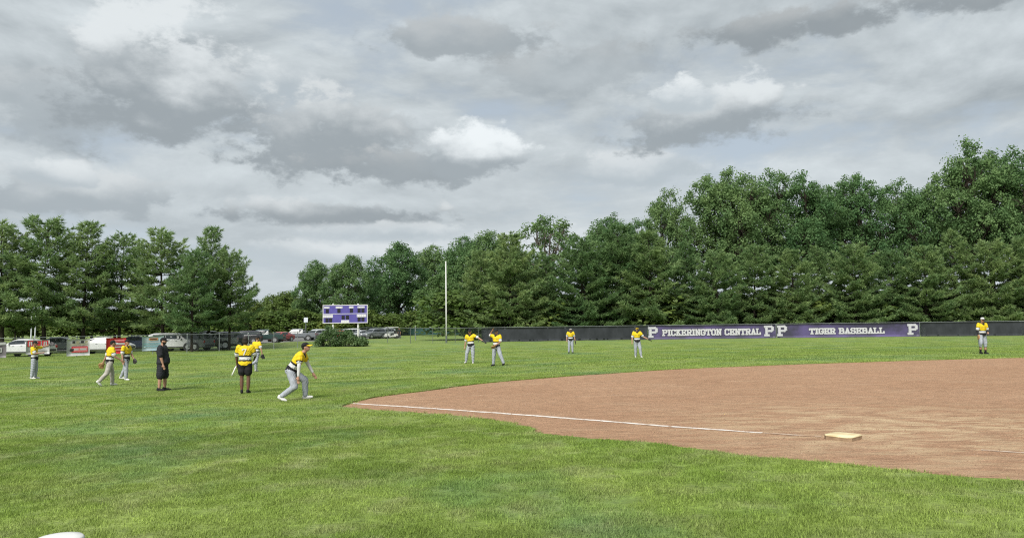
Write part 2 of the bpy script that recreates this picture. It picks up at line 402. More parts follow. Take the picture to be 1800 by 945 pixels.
def ragged(P, amp):
    P = P.copy(); k = np.convolve(_rr.randn(len(P) + 8), np.ones(3) / 3, 'same')[4:-4]; t = np.gradient(P, axis=0); t /= np.linalg.norm(t, axis=1)[:, None] + 1e-9
    P[1:-1] += (np.stack([-t[:, 1], t[:, 0]], 1) * (k * amp)[:, None])[1:-1]; return P
DIRT = np.vstack([ragged(top_w, .02), far_right, ragged(bot_w, .05)])
def inside(P, poly):
    x, y = P[:, 0], P[:, 1]; r = np.zeros(len(P), bool); j = len(poly) - 1
    for i in range(len(poly)):
        xi, yi = poly[i]; xj, yj = poly[j]
        c = ((yi > y) != (yj > y)) & (x < (xj - xi) * (y - yi) / (yj - yi + 1e-12) + xi); r ^= c; j = i
    return r
def build_ground():
    pts = [DIRT]
    gx, gy = np.meshgrid(np.arange(-60, 81, 1.5), np.arange(-20, 111, 1.5)); g = np.stack([gx.ravel(), gy.ravel()], 1); g = g + _rr.rand(*g.shape) * .3
    # keep the grid off the border itself
    d = np.min(np.linalg.norm(g[:, None] - DIRT[None, ::4], axis=2), axis=1); pts.append(g[d > .7])
    for r0, n in ((130, 70), (200, 60), (320, 50), (600, 40), (1200, 36), (3000, 36)):
        q = np.arange(n) * 2 * math.pi / n; pts.append(np.stack([r0 * np.cos(q) + 10, r0 * np.sin(q) + 45], 1))
    P = np.vstack(pts); n = len(DIRT)
    V, E, Fc, *_ = delaunay_2d_cdt([Vector(p) for p in P], [(i, (i + 1) % n) for i in range(n)], [], 0, 1e-5)
    V = np.array([tuple(v) for v in V]); Fc = np.array([f for f in Fc if len(f) == 3])
    cen = V[Fc].mean(1); ins = inside(cen, DIRT)
    Z = G(V[:, 0], V[:, 1])
    def part(fs, dz):
        u, inv = np.unique(fs, return_inverse=True); return np.c_[V[u], Z[u] + dz], inv.reshape(-1, 3)
    v, f = part(Fc[~ins], 0.0)
    # turf lip: the cut edge of the lawn goes down to the dirt
    vl = v.tolist(); fl = f.tolist(); n0 = len(vl)
    for p in DIRT: z = gz(*p); vl += [(p[0], p[1], z + .002), (p[0], p[1], z - .06)]
    for i in range(n):
        j = (i + 1) % n; fl.append((n0 + 2 * i, n0 + 2 * j, n0 + 2 * j + 1, n0 + 2 * i + 1))
    tag(pymesh('lawn', vl, fl, None, M_LAWN), 'mown green grass outfield and foul ground sheet', None, None, 'structure')
    v, f = part(Fc[ins], -.03)
    tag(pymesh('infield_dirt', v, f, None, M_DIRT, True), 'tan raked dirt of the baseball infield', None, None, 'structure')
build_ground()

def sheet(name, pts_px_depth, m, dz, label, step=4.0):      # drivable surface laid on the terrain
    P = [col_at(px, d)[:2] for px, d in pts_px_depth]; P = np.array(P)
    P = resample(np.vstack([P, P[:1]]), step)[:-1]
    lo, hi = P.min(0), P.max(0); gx, gy = np.meshgrid(np.arange(lo[0], hi[0], step), np.arange(lo[1], hi[1], step)); g = np.stack([gx.ravel(), gy.ravel()], 1)
    g = g[inside(g, P)]; n = len(P)
    V, E, Fc, *_ = delaunay_2d_cdt([Vector(p) for p in np.vstack([P, g])], [(i, (i + 1) % n) for i in range(n)], [], 0, 1e-5)
    V = np.array([tuple(v) for v in V]); Fc = np.array([f for f in Fc if len(f) == 3]); Fc = Fc[inside(V[Fc].mean(1), P)]
    return tag(pymesh(name, np.c_[V, G(V[:, 0], V[:, 1]) + dz], Fc, None, m), label, None, None, 'structure')
sheet('parking_lot', [(-160, 72), (150, 80), (330, 100), (470, 140), (470, 165), (330, 150), (100, 120), (-250, 110)], M_ASPH, .05, 'grey asphalt parking lot behind the fence')

# grass blades: thousands of tufts scattered by geometry nodes
def build_grass():
    rs = np.random.RandomState(11)
    def tuft(nb, rad, hgt, wid):
        V = np.zeros((nb, 3, 3)); a = rs.rand(nb) * 6.283; r = rad * np.sqrt(rs.rand(nb)); q = rs.rand(nb) * 6.283
        base = np.stack([r * np.cos(a), r * np.sin(a), np.full(nb, -.008)], 1); h = hgt * (.55 + .6 * rs.rand(nb)); lean = h * (.25 + .7 * rs.rand(nb))
        wv = np.stack([-np.sin(q), np.cos(q), np.zeros(nb)], 1) * wid
        V[:, 0] = base - wv; V[:, 1] = base + wv; V[:, 2] = base + np.stack([lean * np.cos(q), lean * np.sin(q), h], 1)
        me = trimesh('grass_tuft', V.reshape(-1, 3), 3); at = me.attributes.new('blade', 'FLOAT', 'FACE'); at.data.foreach_set('value', rs.rand(nb).astype(np.float32))
        me.materials.append(M_BLADE); return bpy.data.objects.new('grass_tuft', me)
    def field(name, y0, y1, dens, src, half, thin=False):
        # area in view plus a margin
        n = int(dens * (y1 - y0) * (y1 + y0) * half); y = np.sqrt(y0 * y0 + rs.rand(n) * (y1 * y1 - y0 * y0)); x = (rs.rand(n) * 2 - 1) * half * y
        P = np.stack([x, y], 1); P = P[~inside(P, DIRT)]
        if thin: P = P[rs.rand(len(P)) < 1 - ss((P[:, 1] - 40) / 48)]
        return scatter(name, P, 0.0, .75 + .5 * rs.rand(len(P)), src)
    def scatter(name, P, dz, size, src):
        me = bpy.data.meshes.new(name); co = np.c_[P, G(P[:, 0], P[:, 1]) + dz].astype(np.float32)
        me.vertices.add(len(co)); me.vertices.foreach_set('co', co.ravel())
        rz = me.attributes.new('turn', 'FLOAT', 'POINT'); rz.data.foreach_set('value', (rs.rand(len(co)) * 6.283).astype(np.float32))
        sc = me.attributes.new('size', 'FLOAT', 'POINT'); sc.data.foreach_set('value', size.astype(np.float32))
        o = link(name, me); ng = bpy.data.node_groups.new(name, 'GeometryNodeTree'); N = ng.nodes; L = ng.links
        ng.interface.new_socket('Geometry', in_out='INPUT', socket_type='NodeSocketGeometry'); ng.interface.new_socket('Geometry', in_out='OUTPUT', socket_type='NodeSocketGeometry')
        gi = N.new('NodeGroupInput'); go = N.new('NodeGroupOutput'); oi = N.new('GeometryNodeObjectInfo'); oi.inputs[0].default_value = src
        ip = N.new('GeometryNodeInstanceOnPoints'); L.new(gi.outputs[0], ip.inputs['Points']); L.new(oi.outputs['Geometry'], ip.inputs['Instance'])
        def attr(nm):
            a = N.new('GeometryNodeInputNamedAttribute'); a.data_type = 'FLOAT'; a.inputs[0].default_value = nm; return a.outputs[0]
        cx = N.new('ShaderNodeCombineXYZ'); L.new(attr('turn'), cx.inputs[2]); L.new(cx.outputs[0], ip.inputs['Rotation']); L.new(attr('size'), ip.inputs['Scale'])
        st = N.new('GeometryNodeStoreNamedAttribute'); st.data_type = 'FLOAT_VECTOR'; st.domain = 'INSTANCE'; st.inputs['Name'].default_value = 'root'
        L.new(ip.outputs[0], st.inputs['Geometry']); ps = N.new('GeometryNodeInputPosition'); L.new(ps.outputs[0], st.inputs['Value'])
        L.new(st.outputs[0], go.inputs[0]); md = o.modifiers.new('scatter', 'NODES'); md.node_group = ng
        return o
    half = 1.5 if WIDE else .86
    cl = MB(); cl.v = [(0, 0, .9), (1, 0, -.1), (-.4, .9, -.1), (-.6, -.8, -.1), (.3, .2, -.4)]; cl.f = [(0, 1, 2), (0, 2, 3), (0, 3, 1), (1, 4, 2), (2, 4, 3), (3, 4, 1)]
    cme = bpy.data.meshes.new('dirt_clod'); cme.from_pydata(cl.v, [], cl.f); cme.materials.append(M_CLOD); cob = bpy.data.objects.new('dirt_clod', cme)
    n = 60000; y = np.sqrt(7 ** 2 + rs.rand(n) * (32 ** 2 - 49)); P = np.stack([(rs.rand(n) * 2 - .75) * .9 * y, y], 1); P = P[inside(P, DIRT)]
    tag(scatter('dirt_clods', P, -.03, .005 + .018 * rs.rand(len(P)) ** 3, cob), 'small loose crumbs of soil on the infield', None, None, 'stuff')
    tag(field('grass_blades', 1.6 if WIDE else 4.2, 14, 95, tuft(72, .12, .034, .0032), half), 'short blades of the near lawn', None, None, 'stuff')
    tag(field('grass_blades', 14, 27, 30, tuft(64, .20, .036, .0050), half), 'short blades of the lawn in the middle distance', None, None, 'stuff')
    tag(field('grass_blades', 27, 88, 5.5, tuft(60, .42, .040, .010), half, True), 'short blades of the outfield grass', None, None, 'stuff')
build_grass()

# chalk line along the foul line, broken where it wore away
def chalk(a, b, wd, m, dz=-.026):
    A, B = unp(*a, dz=-.03)[:2], unp(*b, dz=-.03)[:2]; n = max(2, int(np.linalg.norm(B - A) / .2)); t = (B - A) / np.linalg.norm(B - A); nn = np.array([-t[1], t[0]])
    V = []; Fc = []
    for i in range(n + 1):
        p = A + (B - A) * i / n; w1, w2 = wd * (.5 + .12 * rnd.uniform(-1, 1)), wd * (.5 + .12 * rnd.uniform(-1, 1))
        for s, ww in ((1, w1), (-1, w2)): q = p + nn * s * ww; V.append((q[0], q[1], gz(*q) + dz))
        if i: Fc.append((2 * i - 2, 2 * i - 1, 2 * i + 1, 2 * i))
    return pymesh('chalk_line', V, Fc, None, m)
tag(chalk((404, 441.2), (784, 468.6), .125, M_CHALK), 'white chalk foul line on the dirt', None, None, 'structure')
tag(chalk((786.5, 468.8), (893, 476.3), .105, M_CHALK), 'short white chalk stretch near the base', None, None, 'structure')
tag(chalk((895, 476.4), (962, 481.0), .10, M_CHALK_WORN), 'worn faint chalk beside the base', None, None, 'structure')
tag(chalk((1150, 496.5), (1230, 502.0), .07, M_CHALK_WORN), 'worn faint chalk past the base', None, None, 'structure')

# third base
def base_bag():
    A, B, C_, D_ = [unp(*p, dz=.045)[:2] for p in ((965.5, 478.3), (983, 473.4), (1010, 476.2), (993, 481.0))]
    c = (A + B + C_ + D_) / 4; u = (C_ + D_ - A - B) / 2; ang = math.atan2(u[1], u[0]); z0 = gz(*c) - .03
    o = empty('base', (c[0], c[1], z0), ang); s = .195; h = .068
    def ring(k, z):
        e = .05; p = [(-s + e, -s), (s - e, -s), (s, -s + e), (s, s - e), (s - e, s), (-s + e, s), (-s, s - e), (-s, -s + e)]
        return [(x * k, y * k, z) for x, y in p]
    MB().loft([ring(1.04, -.005), ring(1.03, h * .75)]).build('skirt', M_BASE_SIDE, o)
    MB().loft([ring(1.045, h * .62), ring(1.045, h * .86), ring(.99, h), ring(.5, h + .006)]).build('top', M_BASE, o, True)
    tag(o, 'dusty cream square third base bag lying on the dirt', 'base')
base_bag()

# ball bucket cut by the lower picture edge
def bucket():
    c = np.array([-3.22, 5.40])
    o = empty('ball_bucket', (c[0], c[1], gz(*c)))
    def ring(r, z, k=28): return [(r * math.cos(2 * math.pi * i / k), r * math.sin(2 * math.pi * i / k), z) for i in range(k)]
    wm = plain('bucket_white', (.60, .60, .59), .4, var=.03)
    MB().loft([ring(.13, 0), ring(.155, .34)]).build('pail', wm, o, True)
    MB().loft([ring(.158, .325), ring(.166, .33), ring(.166, .352), ring(.158, .356)]).build('rim', plain('bucket_rim', (.06, .06, .07), .5), o)
    MB().loft([ring(.157, .352), ring(.157, .372), ring(.145, .385), ring(.09, .393), ring(.02, .395)]).build('lid', wm, o, True)
    MB().tube([(.16 * math.cos(a), .16 * math.sin(a) * .3 - .1, .28 - .16 * math.sin(a)) for a in np.linspace(0, math.pi, 9)], .004, 5).build('handle', M_GALV, o)
    tag(o, 'white lidded ball bucket on the near grass at the lower left', 'bucket')
bucket()

# ------------------------------------------------------------------ outfield fence, screens, banners
fence_px = [(-75, 393.5), (60, 390), (200, 386), (280, 383), (353, 379.5), (458, 374), (523, 371.3), (565, 370), (760, 367.8), (910, 366.2), (1080, 363.6), (1200, 362.3)]
FENCE = [col_at(px, d)[:2] for px, d in ((-75, 53), (60, 58.5), (200, 66), (280, 71), (353, 77.5), (458, 87), (523, 91.5), (565, 93.5), (680, 95.5), (760, 96.5), (910, 96.5), (1080, 95), (1200, 92.5))]
FENCE += [np.array([70.0, 86.0]), np.array([80.0, 76.0])]
FENCE = np.array(FENCE)
def f_len(px):                                      # running length of the fence where the line of sight px meets it
    d = ray(px, 360); best = None; acc = 0
    for a, b in zip(FENCE[:-1], FENCE[1:]):
        e = b - a; den = d[0] * e[1] - d[1] * e[0]
        s = (a[1] * d[0] - a[0] * d[1]) / -den if abs(den) > 1e-9 else -1
        if -1e-6 <= s <= 1 + 1e-6: return acc + s * np.linalg.norm(e)
        acc += np.linalg.norm(e)
    return acc
def f_pt(s):
    acc = 0
    for a, b in zip(FENCE[:-1], FENCE[1:]):
        l = np.linalg.norm(b - a)
        if s <= acc + l: return a + (b - a) * (s - acc) / l, (b - a) / l
        acc += l
    return FENCE[-1], (FENCE[-1] - FENCE[-2]) / np.linalg.norm(FENCE[-1] - FENCE[-2])
FTOT = sum(np.linalg.norm(b - a) for a, b in zip(FENCE[:-1], FENCE[1:]))
FH = 1.80
def uvmesh(name, V, Fc, UV, parent, m):
    o = pymesh(name, V, Fc, parent, m); uv = o.data.uv_layers.new(name='UVMap'); i = 0
    for f in Fc:
        for v in f: uv.data[i].uv = UV[v]; i += 1
    return o
def fh(s):                                           # a little lower along the left side
    return 1.62 + .18 * float(ss((s - 25) / 25))
def build_fence():
    p0, _ = f_pt(0); o = empty('outfield_fence', (0, 0, 0))
    tag(o, 'long chain link outfield fence with steel posts and top rail', 'fence')
    n = int(FTOT / 3.05); S_ = [FTOT * i / n for i in range(n + 1)]
    rail = []
    for i, s in enumerate(S_):
        p, t = f_pt(s); z = gz(*p); h = fh(s); rail.append((p[0], p[1], z + h))
        q = col_at_inv(p)
        MB().tube([(p[0], p[1], z - .3), (p[0], p[1], z + h)], .032, 8).ball((p[0], p[1], z + h + .02), .045, 6, 4).build('post', M_GALV if q < 400 else M_POST_DK, o)
        if i:
            a = rail[-2]; b = rail[-1]
            uvmesh('wire_mesh', [(a[0], a[1], a[2] - fh(S_[i - 1])), (b[0], b[1], b[2] - fh(s)), (b[0], b[1], b[2]), (a[0], a[1], a[2])], [(0, 1, 2, 3)], [(S_[i - 1], 0), (s, 0), (s, fh(s)), (S_[i - 1], fh(S_[i - 1]))], o, M_LINK)
    for i in range(len(rail) - 1): MB().tube([rail[i], rail[i + 1]], .024, 6, False).build('top_rail', M_GALV, o)
def col_at_inv(p): return CX + F * p[0] / p[1]
build_fence()

def hang(name, s0, s1, zlo, zhi, m, off=.05, parent=None, sag=.03, seed=0, thick=.006):
    """cloth or vinyl hung on the field side of the fence between two running lengths; real thickness, folds and sag"""
    rs = np.random.RandomState(abs(seed) + 5); n = max(4, int((s1 - s0) / .45)); k = 6; V = []; Fc = []
    ph = rs.rand(4) * 6.28
    for side in (0, 1):
        for i in range(n + 1):
            s = s0 + (s1 - s0) * i / n; p, t = f_pt(s); nn = np.array([t[1], -t[0]]); nn = nn if nn @ p < 0 else -nn
            z = gz(*p)
            for j in range(k + 1):
                v = j / k; rip = sag * (math.sin(s * 1.9 + ph[0] + 2.2 * v) * .6 + math.sin(s * .73 + ph[1] - 3 * v) + .7 * math.sin(s * 4.1 + ph[2] + 5 * v)) * (1 - .55 * v)
                q = p + nn * (off + abs(rip) + thick * (1 - side)); top = zhi - .35 * sag * abs(math.sin(s * 2.05 + ph[3]))
                V.append((q[0], q[1], z + zlo + (top - zlo) * v + (.5 * sag * math.sin(s * 1.3) if j == 0 else 0)))
    W = (n + 1) * (k + 1)
    for side in (0, 1):
        for i in range(n):
            for j in range(k):
                a = side * W + i * (k + 1) + j; f = (a, a + k + 1, a + k + 2, a + 1); Fc.append(f if side == 0 else f[::-1])
    bd = [i * (k + 1) for i in range(n + 1)] + [n * (k + 1) + j for j in range(1, k + 1)] + [i * (k + 1) + k for i in range(n - 1, -1, -1)] + [j for j in range(k - 1, 0, -1)]
    for a, b in zip(bd, bd[1:] + bd[:1]): Fc.append((a, b, W + b, W + a))
    return pymesh(name, V, Fc, parent, m, True)

# slab letters drawn as strokes on a 6 x 8 grid (x, y up)
LET = {
 'P': [((1, 0), (1, 8)), ((0, 0), (2.4, 0)), ((0, 8), (4.4, 8)), ((4.4, 8), (5.4, 7)), ((5.4, 7), (5.4, 5)), ((5.4, 5), (4.4, 4)), ((4.4, 4), (1, 4))],
 'I': [((1.5, 0), (1.5, 8)), ((.3, 0), (2.7, 0)), ((.3, 8), (2.7, 8))],
 'C': [((5.2, 6.2), (5.2, 8)), ((5.2, 7), (4.2, 8)), ((4.2, 8), (1.6, 8)), ((1.6, 8), (.6, 7)), ((.6, 7), (.6, 1)), ((.6, 1), (1.6, 0)), ((1.6, 0), (4.2, 0)), ((4.2, 0), (5.2, 1)), ((5.2, 1), (5.2, 2))],
 'K': [((1, 0), (1, 8)), ((0, 0), (2.2, 0)), ((0, 8), (2.2, 8)), ((1, 3.4), (4.8, 8)), ((2.3, 4.6), (5, 0)), ((3.9, 8), (5.8, 8)), ((4, 0), (6, 0))],
 'E': [((1, 0), (1, 8)), ((0, 0), (5.2, 0)), ((0, 8), (5.2, 8)), ((1, 4), (4, 4)), ((5.2, 0), (5.2, 1.6)), ((5.2, 8), (5.2, 6.4)), ((4, 3.2), (4, 4.8))],
 'R': [((1, 0), (1, 8)), ((0, 0), (2.2, 0)), ((0, 8), (4.3, 8)), ((4.3, 8), (5.2, 7)), ((5.2, 7), (5.2, 5)), ((5.2, 5), (4.3, 4)), ((4.3, 4), (1, 4)), ((3.4, 4), (5, 0)), ((4.4, 0), (6, 0))],
 'N': [((1, 0), (1, 8)), ((0, 0), (2.2, 0)), ((0, 8), (1.4, 8)), ((1, 8), (5, 0)), ((5, 0), (5, 8)), ((4, 8), (6, 8))],
 'G': [((5.2, 6.2), (5.2, 8)), ((5.2, 7), (4.2, 8)), ((4.2, 8), (1.6, 8)), ((1.6, 8), (.6, 7)), ((.6, 7), (.6, 1)), ((.6, 1), (1.6, 0)), ((1.6, 0), (4.2, 0)), ((4.2, 0), (5.2, 1)), ((5.2, 1), (5.2, 3.6)), ((3.4, 3.6), (6, 3.6))],
 'T': [((3, 0), (3, 8)), ((1.8, 0), (4.2, 0)), ((.2, 8), (5.8, 8)), ((.2, 8), (.2, 6.2)), ((5.8, 8), (5.8, 6.2))],
 'O': [((1.6, 8), (4.2, 8)), ((4.2, 8), (5.2, 7)), ((5.2, 7), (5.2, 1)), ((5.2, 1), (4.2, 0)), ((4.2, 0), (1.6, 0)), ((1.6, 0), (.6, 1)), ((.6, 1), (.6, 7)), ((.6, 7), (1.6, 8))],
 'A': [((.8, 0), (3, 8)), ((3, 8), (5.2, 0)), ((1.7, 2.8), (4.3, 2.8)), ((0, 0), (2, 0)), ((4, 0), (6, 0))],
 'L': [((1, 0), (1, 8)), ((0, 0), (5, 0)), ((0, 8), (2.2, 8)), ((5, 0), (5, 2.2))],
 'B': [((1, 0), (1, 8)), ((0, 8), (4.2, 8)), ((4.2, 8), (5, 7.2)), ((5, 7.2), (5, 4.9)), ((5, 4.9), (4.3, 4.2)), ((1, 4.2), (4.3, 4.2)), ((4.3, 4.2), (5.3, 3.3)), ((5.3, 3.3), (5.3, .9)), ((5.3, .9), (4.4, 0)), ((4.4, 0), (0, 0))],
 'S': [((5, 6.2), (5, 8)), ((5, 7.2), (4.2, 8)), ((4.2, 8), (1.5, 8)), ((1.5, 8), (.6, 7.1)), ((.6, 7.1), (.6, 5.2)), ((.6, 5.2), (1.4, 4.4)), ((1.4, 4.4), (4.4, 3.8)), ((4.4, 3.8), (5.2, 3)), ((5.2, 3), (5.2, .9)), ((5.2, .9), (4.3, 0)), ((4.3, 0), (1.5, 0)), ((1.5, 0), (.6, .8)), ((.6, 0), (.6, 1.8))],
 '7': [((.4, 8), (5, 8)), ((5, 8), (2.2, 0)), ((.4, 8), (.4, 6.6))]}
def letter_strips(ch, wd):
    out = []
    for i, (a, b) in enumerate(LET[ch]):
        a = np.array(a, float); b = np.array(b, float); t = (b - a) / np.linalg.norm(b - a); n = np.array([-t[1], t[0]]) * wd / 2
        a = a - t * wd * .42; b = b + t * wd * .42
        out.append([a + n, a - n, b - n, b + n])
    return out
def letter(ch, s0, z0, hgt, wdt, m, parent, off, stroke=1.5, name='letter', lift=0.0):
    mb = MB(); sx, sz = wdt / 6, hgt / 8
    for k, quad in enumerate(letter_strips(ch, stroke)):
        P = []
        for x, y in quad:
            p, t = f_pt(s0 + x * sx); nn = np.array([t[1], -t[0]]); nn = nn if nn @ p < 0 else -nn
            q = p + nn * (off + lift + .0007 * k); P.append((q[0], q[1], gz(*p) + z0 + y * sz))
        mb.poly(P)
    o = mb.build(name, m, parent); return o
M_LETW = plain('letter_white', (.42, .42, .44), .6, var=.05); M_LETO = plain('letter_outline', (.03, .03, .045), .6); M_LETG = plain('letter_grey', (.34, .34, .38), .6)
def banner_mat():
    return mat('vinyl_purple', (.034, .031, .056), (.078, .060, .155), .30, 6, .5, .15, 3, .4, lo=.40, hi=.62, stretch=(1, 1, 1.4))
M_BANNER = banner_mat()
def big_banner(px0, px1, text, tpx0, tpx1, ty, th, logos, label):
    s0, s1 = f_len(px0), f_len(px1); o = hang('banner', s0, s1, .02, 1.74, M_BANNER, .09, None, .012, int(px0))
    tag(o, label, 'banner')
    off = .125
    MB_ = MB()
    for s in (s0 + .04, s1 - .04): pass
    a, b = f_len(tpx0), f_len(tpx1); WID = {'I': .62, ' ': .55}; tot = sum(WID.get(ch, 1) for ch in text); unit_ = (b - a) / tot; s = a
    for ch in text:
        adv = unit_ * WID.get(ch, 1)
        if ch != ' ':
            letter(ch, s + unit_ * .06, ty, th, unit_ * (.84 if ch != 'I' else .95), M_LETO, o, off, 2.9, 'letter_border')  # wider dark strokes: printed outline behind the pale letter
            letter(ch, s + unit_ * .06, ty, th, unit_ * (.84 if ch != 'I' else .95), M_LETW, o, off, 2.05, 'letter', .012)
        s += adv
    for lp in logos:
        c = f_len(lp); wd = 1.05
        letter('P', c - wd / 2, .36, 1.10, wd, M_LETO, o, off, 2.7, 'emblem_border')
        letter('P', c - wd / 2, .36, 1.10, wd, M_LETG, o, off, 2.1, 'emblem_edge', .010)
        letter('P', c - wd / 2, .36, 1.10, wd, M_LETW, o, off, .85, 'emblem', .020)
    for s in (s0, s1):
        p, t = f_pt(s); nn = np.array([t[1], -t[0]]); nn = nn if nn @ p < 0 else -nn; q = p + nn * .13
        MB().tube([(q[0], q[1], gz(*p) + .02), (q[0], q[1], gz(*p) + 1.78)], .03, 6).build('edge_strap', M_GALV, o)
big_banner(759.5, 909.0, 'PICKERINGTON CENTRAL', 776, 892, .52, .66, (765.2, 901.2), 'dark purple banner reading PICKERINGTON CENTRAL on the outfield fence')
big_banner(910.2, 1077.5, 'TIGER BASEBALL', 948, 1037, .50, .62, (916.5, 1069.5), 'dark purple banner reading TIGER BASEBALL on the outfield fence')
tag(hang('wind_screen', f_len(564), f_len(758.5), .03, 1.77, M_SCREEN, .06, None, .045, 2), 'black wind screen on the fence left of the purple banners', 'wind screen')
tag(hang('wind_screen', f_len(1078.5), FTOT - .2, .03, 1.79, M_SCREEN, .06, None, .03, 9), 'black wind screen on the fence right of the purple banners', 'wind screen')

def small_banner(px0, px1, zlo, zhi, base, marks, label, skew=0):
    s0, s1 = f_len(px0), f_len(px1)
    o = hang('banner', s0, s1, zlo, zhi, base, .07, None, .02, int(px0)); tag(o, label, 'banner')
    for k, (u0, u1, v0, v1, m, sk) in enumerate(marks):
        mb = MB(); P = []
        for u, v in ((u0, v0), (u1, v0), (u1, v1), (u0, v1)):
            s = s0 + (s1 - s0) * (u + sk * (v - v0)); p, t = f_pt(s); nn = np.array([t[1], -t[0]]); nn = nn if nn @ p < 0 else -nn
            q = p + nn * (.125 + .003 * k); P.append((q[0], q[1], gz(*p) + zlo + (zhi - zlo) * v))
        mb.poly(P).build('printed_mark', m, o)
VW = plain('vinyl_white', (.50, .50, .50), .45, var=.06); VR = plain('vinyl_red', (.55, .03, .04), .45); VK = plain('vinyl_black', (.03, .03, .03), .45)
VB = mat('vinyl_sky', (.32, .46, .52), (.46, .52, .55), .7, 4, .45); VG = mat('vinyl_grey', (.10, .09, .10), (.16, .15, .16), 1.0, 4, .5); VP = plain('vinyl_pink', (.72, .22, .24), .45); VGN = plain('vinyl_khaki', (.35, .33, .2), .5)
small_banner(-28, 7.5, .18, 1.35, VG, [(.62, .97, .80, .97, VW, 0), (.60, .84, .34, .62, VW, 0), (.64, .80, .40, .56, VK, 0)], 'grey sponsor banner cut by the left picture edge')
import_marks = [(.06, .30, .55, .95, VR, 0), (.36, .60, .62, .92, VR, .05), (.66, .93, .55, .95, VR, 0), (.10, .16, .6, .9, VW, .04), (.2, .25, .6, .9, VW, -.04), (.42, .46, .66, .88, VW, .05), (.72, .77, .6, .9, VW, .05), (.82, .88, .6, .9, VW, -.05), (.08, .9, .2, .24, VG, 0)]
small_banner(30.5, 58, .34, 1.42, VW, import_marks, 'white banner with large red lettering behind the leftmost player')
bars = [(.20, .90, .20, .56, VR, 0), (.24, .88, .25, .50, VP, 0), (.28, .5, .33, .43, VW, 0), (.56, .84, .33, .43, VW, 0), (.12, .28, .26, .42, VK, .1), (.14, .9, .64, .70, VGN, 0), (.22, .34, .74, .88, VK, .1), (.38, .52, .74, .88, VGN, .1), (.58, .72, .74, .88, VK, .1), (.76, .88, .74, .88, VGN, .1)]
small_banner(78, 105, .12, 1.44, VW, bars, 'white banner with a red block and dark slogan on the left fence')
redm = [(.40, .90, .78, .9, VP, 0), (.38, .92, .55, .68, VW, 0), (.42, .88, .38, .46, VW, 0), (.40, .90, .2, .28, VP, 0)]
small_banner(124, 147.5, .16, 1.46, VR, redm, 'red banner behind the two players walking together')
blue = [(.30, .72, .72, .86, plain('vinyl_orange', (.6, .25, .08), .5), 0), (.36, .66, .76, .82, VK, 0), (.06, .94, .46, .50, plain('vinyl_teal', (.2, .45, .52), .5), 0), (.06, .94, .28, .32, plain('vinyl_teal', (.2, .45, .52), .5), 0), (.2, .8, .56, .60, VW, 0)]
small_banner(166, 191.5, .30, 1.55, VB, blue, 'pale blue banner on the fence behind the man in black')

# tall white pole at the fence, far green-screened fence, scoreboard
def flagpole():
    p = col_at(523, 91.0); o = empty('white_pole', p); 
    MB().tube([(0, 0, -.2), (0, 0, 4), (0, 0, 9.75)], [.085, .08, .06], 10).build('shaft', M_WHITE_P, o, True)
    MB().ball((0, 0, 9.8), .1, 8, 6).build('cap', M_WHITE_P, o, True)
    MB().tube([(0, 0, -.05), (0, 0, .9)], .115, 10).build('dark_foot', M_POST_DK, o)
    tag(o, 'tall thin white pole rising from the outfield fence line', 'pole')
flagpole()
def far_fence():
    o = empty('far_fence', (0, 0, 0)); tag(o, 'distant fence with a dark green screen beyond the tall white pole', 'fence')
    a, b = col_at(472, 165), col_at(640, 160); n = 12
    for i in range(n + 1):
        p = a + (b - a) * i / n; z = gz(p[0], p[1]); MB().tube([(p[0], p[1], z), (p[0], p[1], z + 1.75)], .06, 6).build('post', M_GALV, o)
        if i:
            q = a + (b - a) * (i - 1) / n; zq = gz(q[0], q[1])
            MB().box(((p[0] + q[0]) / 2, (p[1] + q[1]) / 2 - .1, (z + zq) / 2 + .78), (abs(p[0] - q[0]) - .03, .03, 1.4), math.atan2(p[1] - q[1], p[0] - q[0])).build('screen_panel', M_GSCREEN, o)
            MB().tube([(q[0], q[1], zq + 1.75), (p[0], p[1], z + 1.75)], .05, 6).build('top_rail', M_GALV, o)
    t = col_at(487, 110); z = t[2]
    g = empty('gate_post', t); MB().tube([(0, 0, -.2), (0, 0, 2.0)], .07, 8).ball((0, 0, 2.02), .085, 8, 5).build('shaft', M_GALV, g); tag(g, 'short pale steel post standing alone behind the fence', 'post')
far_fence()

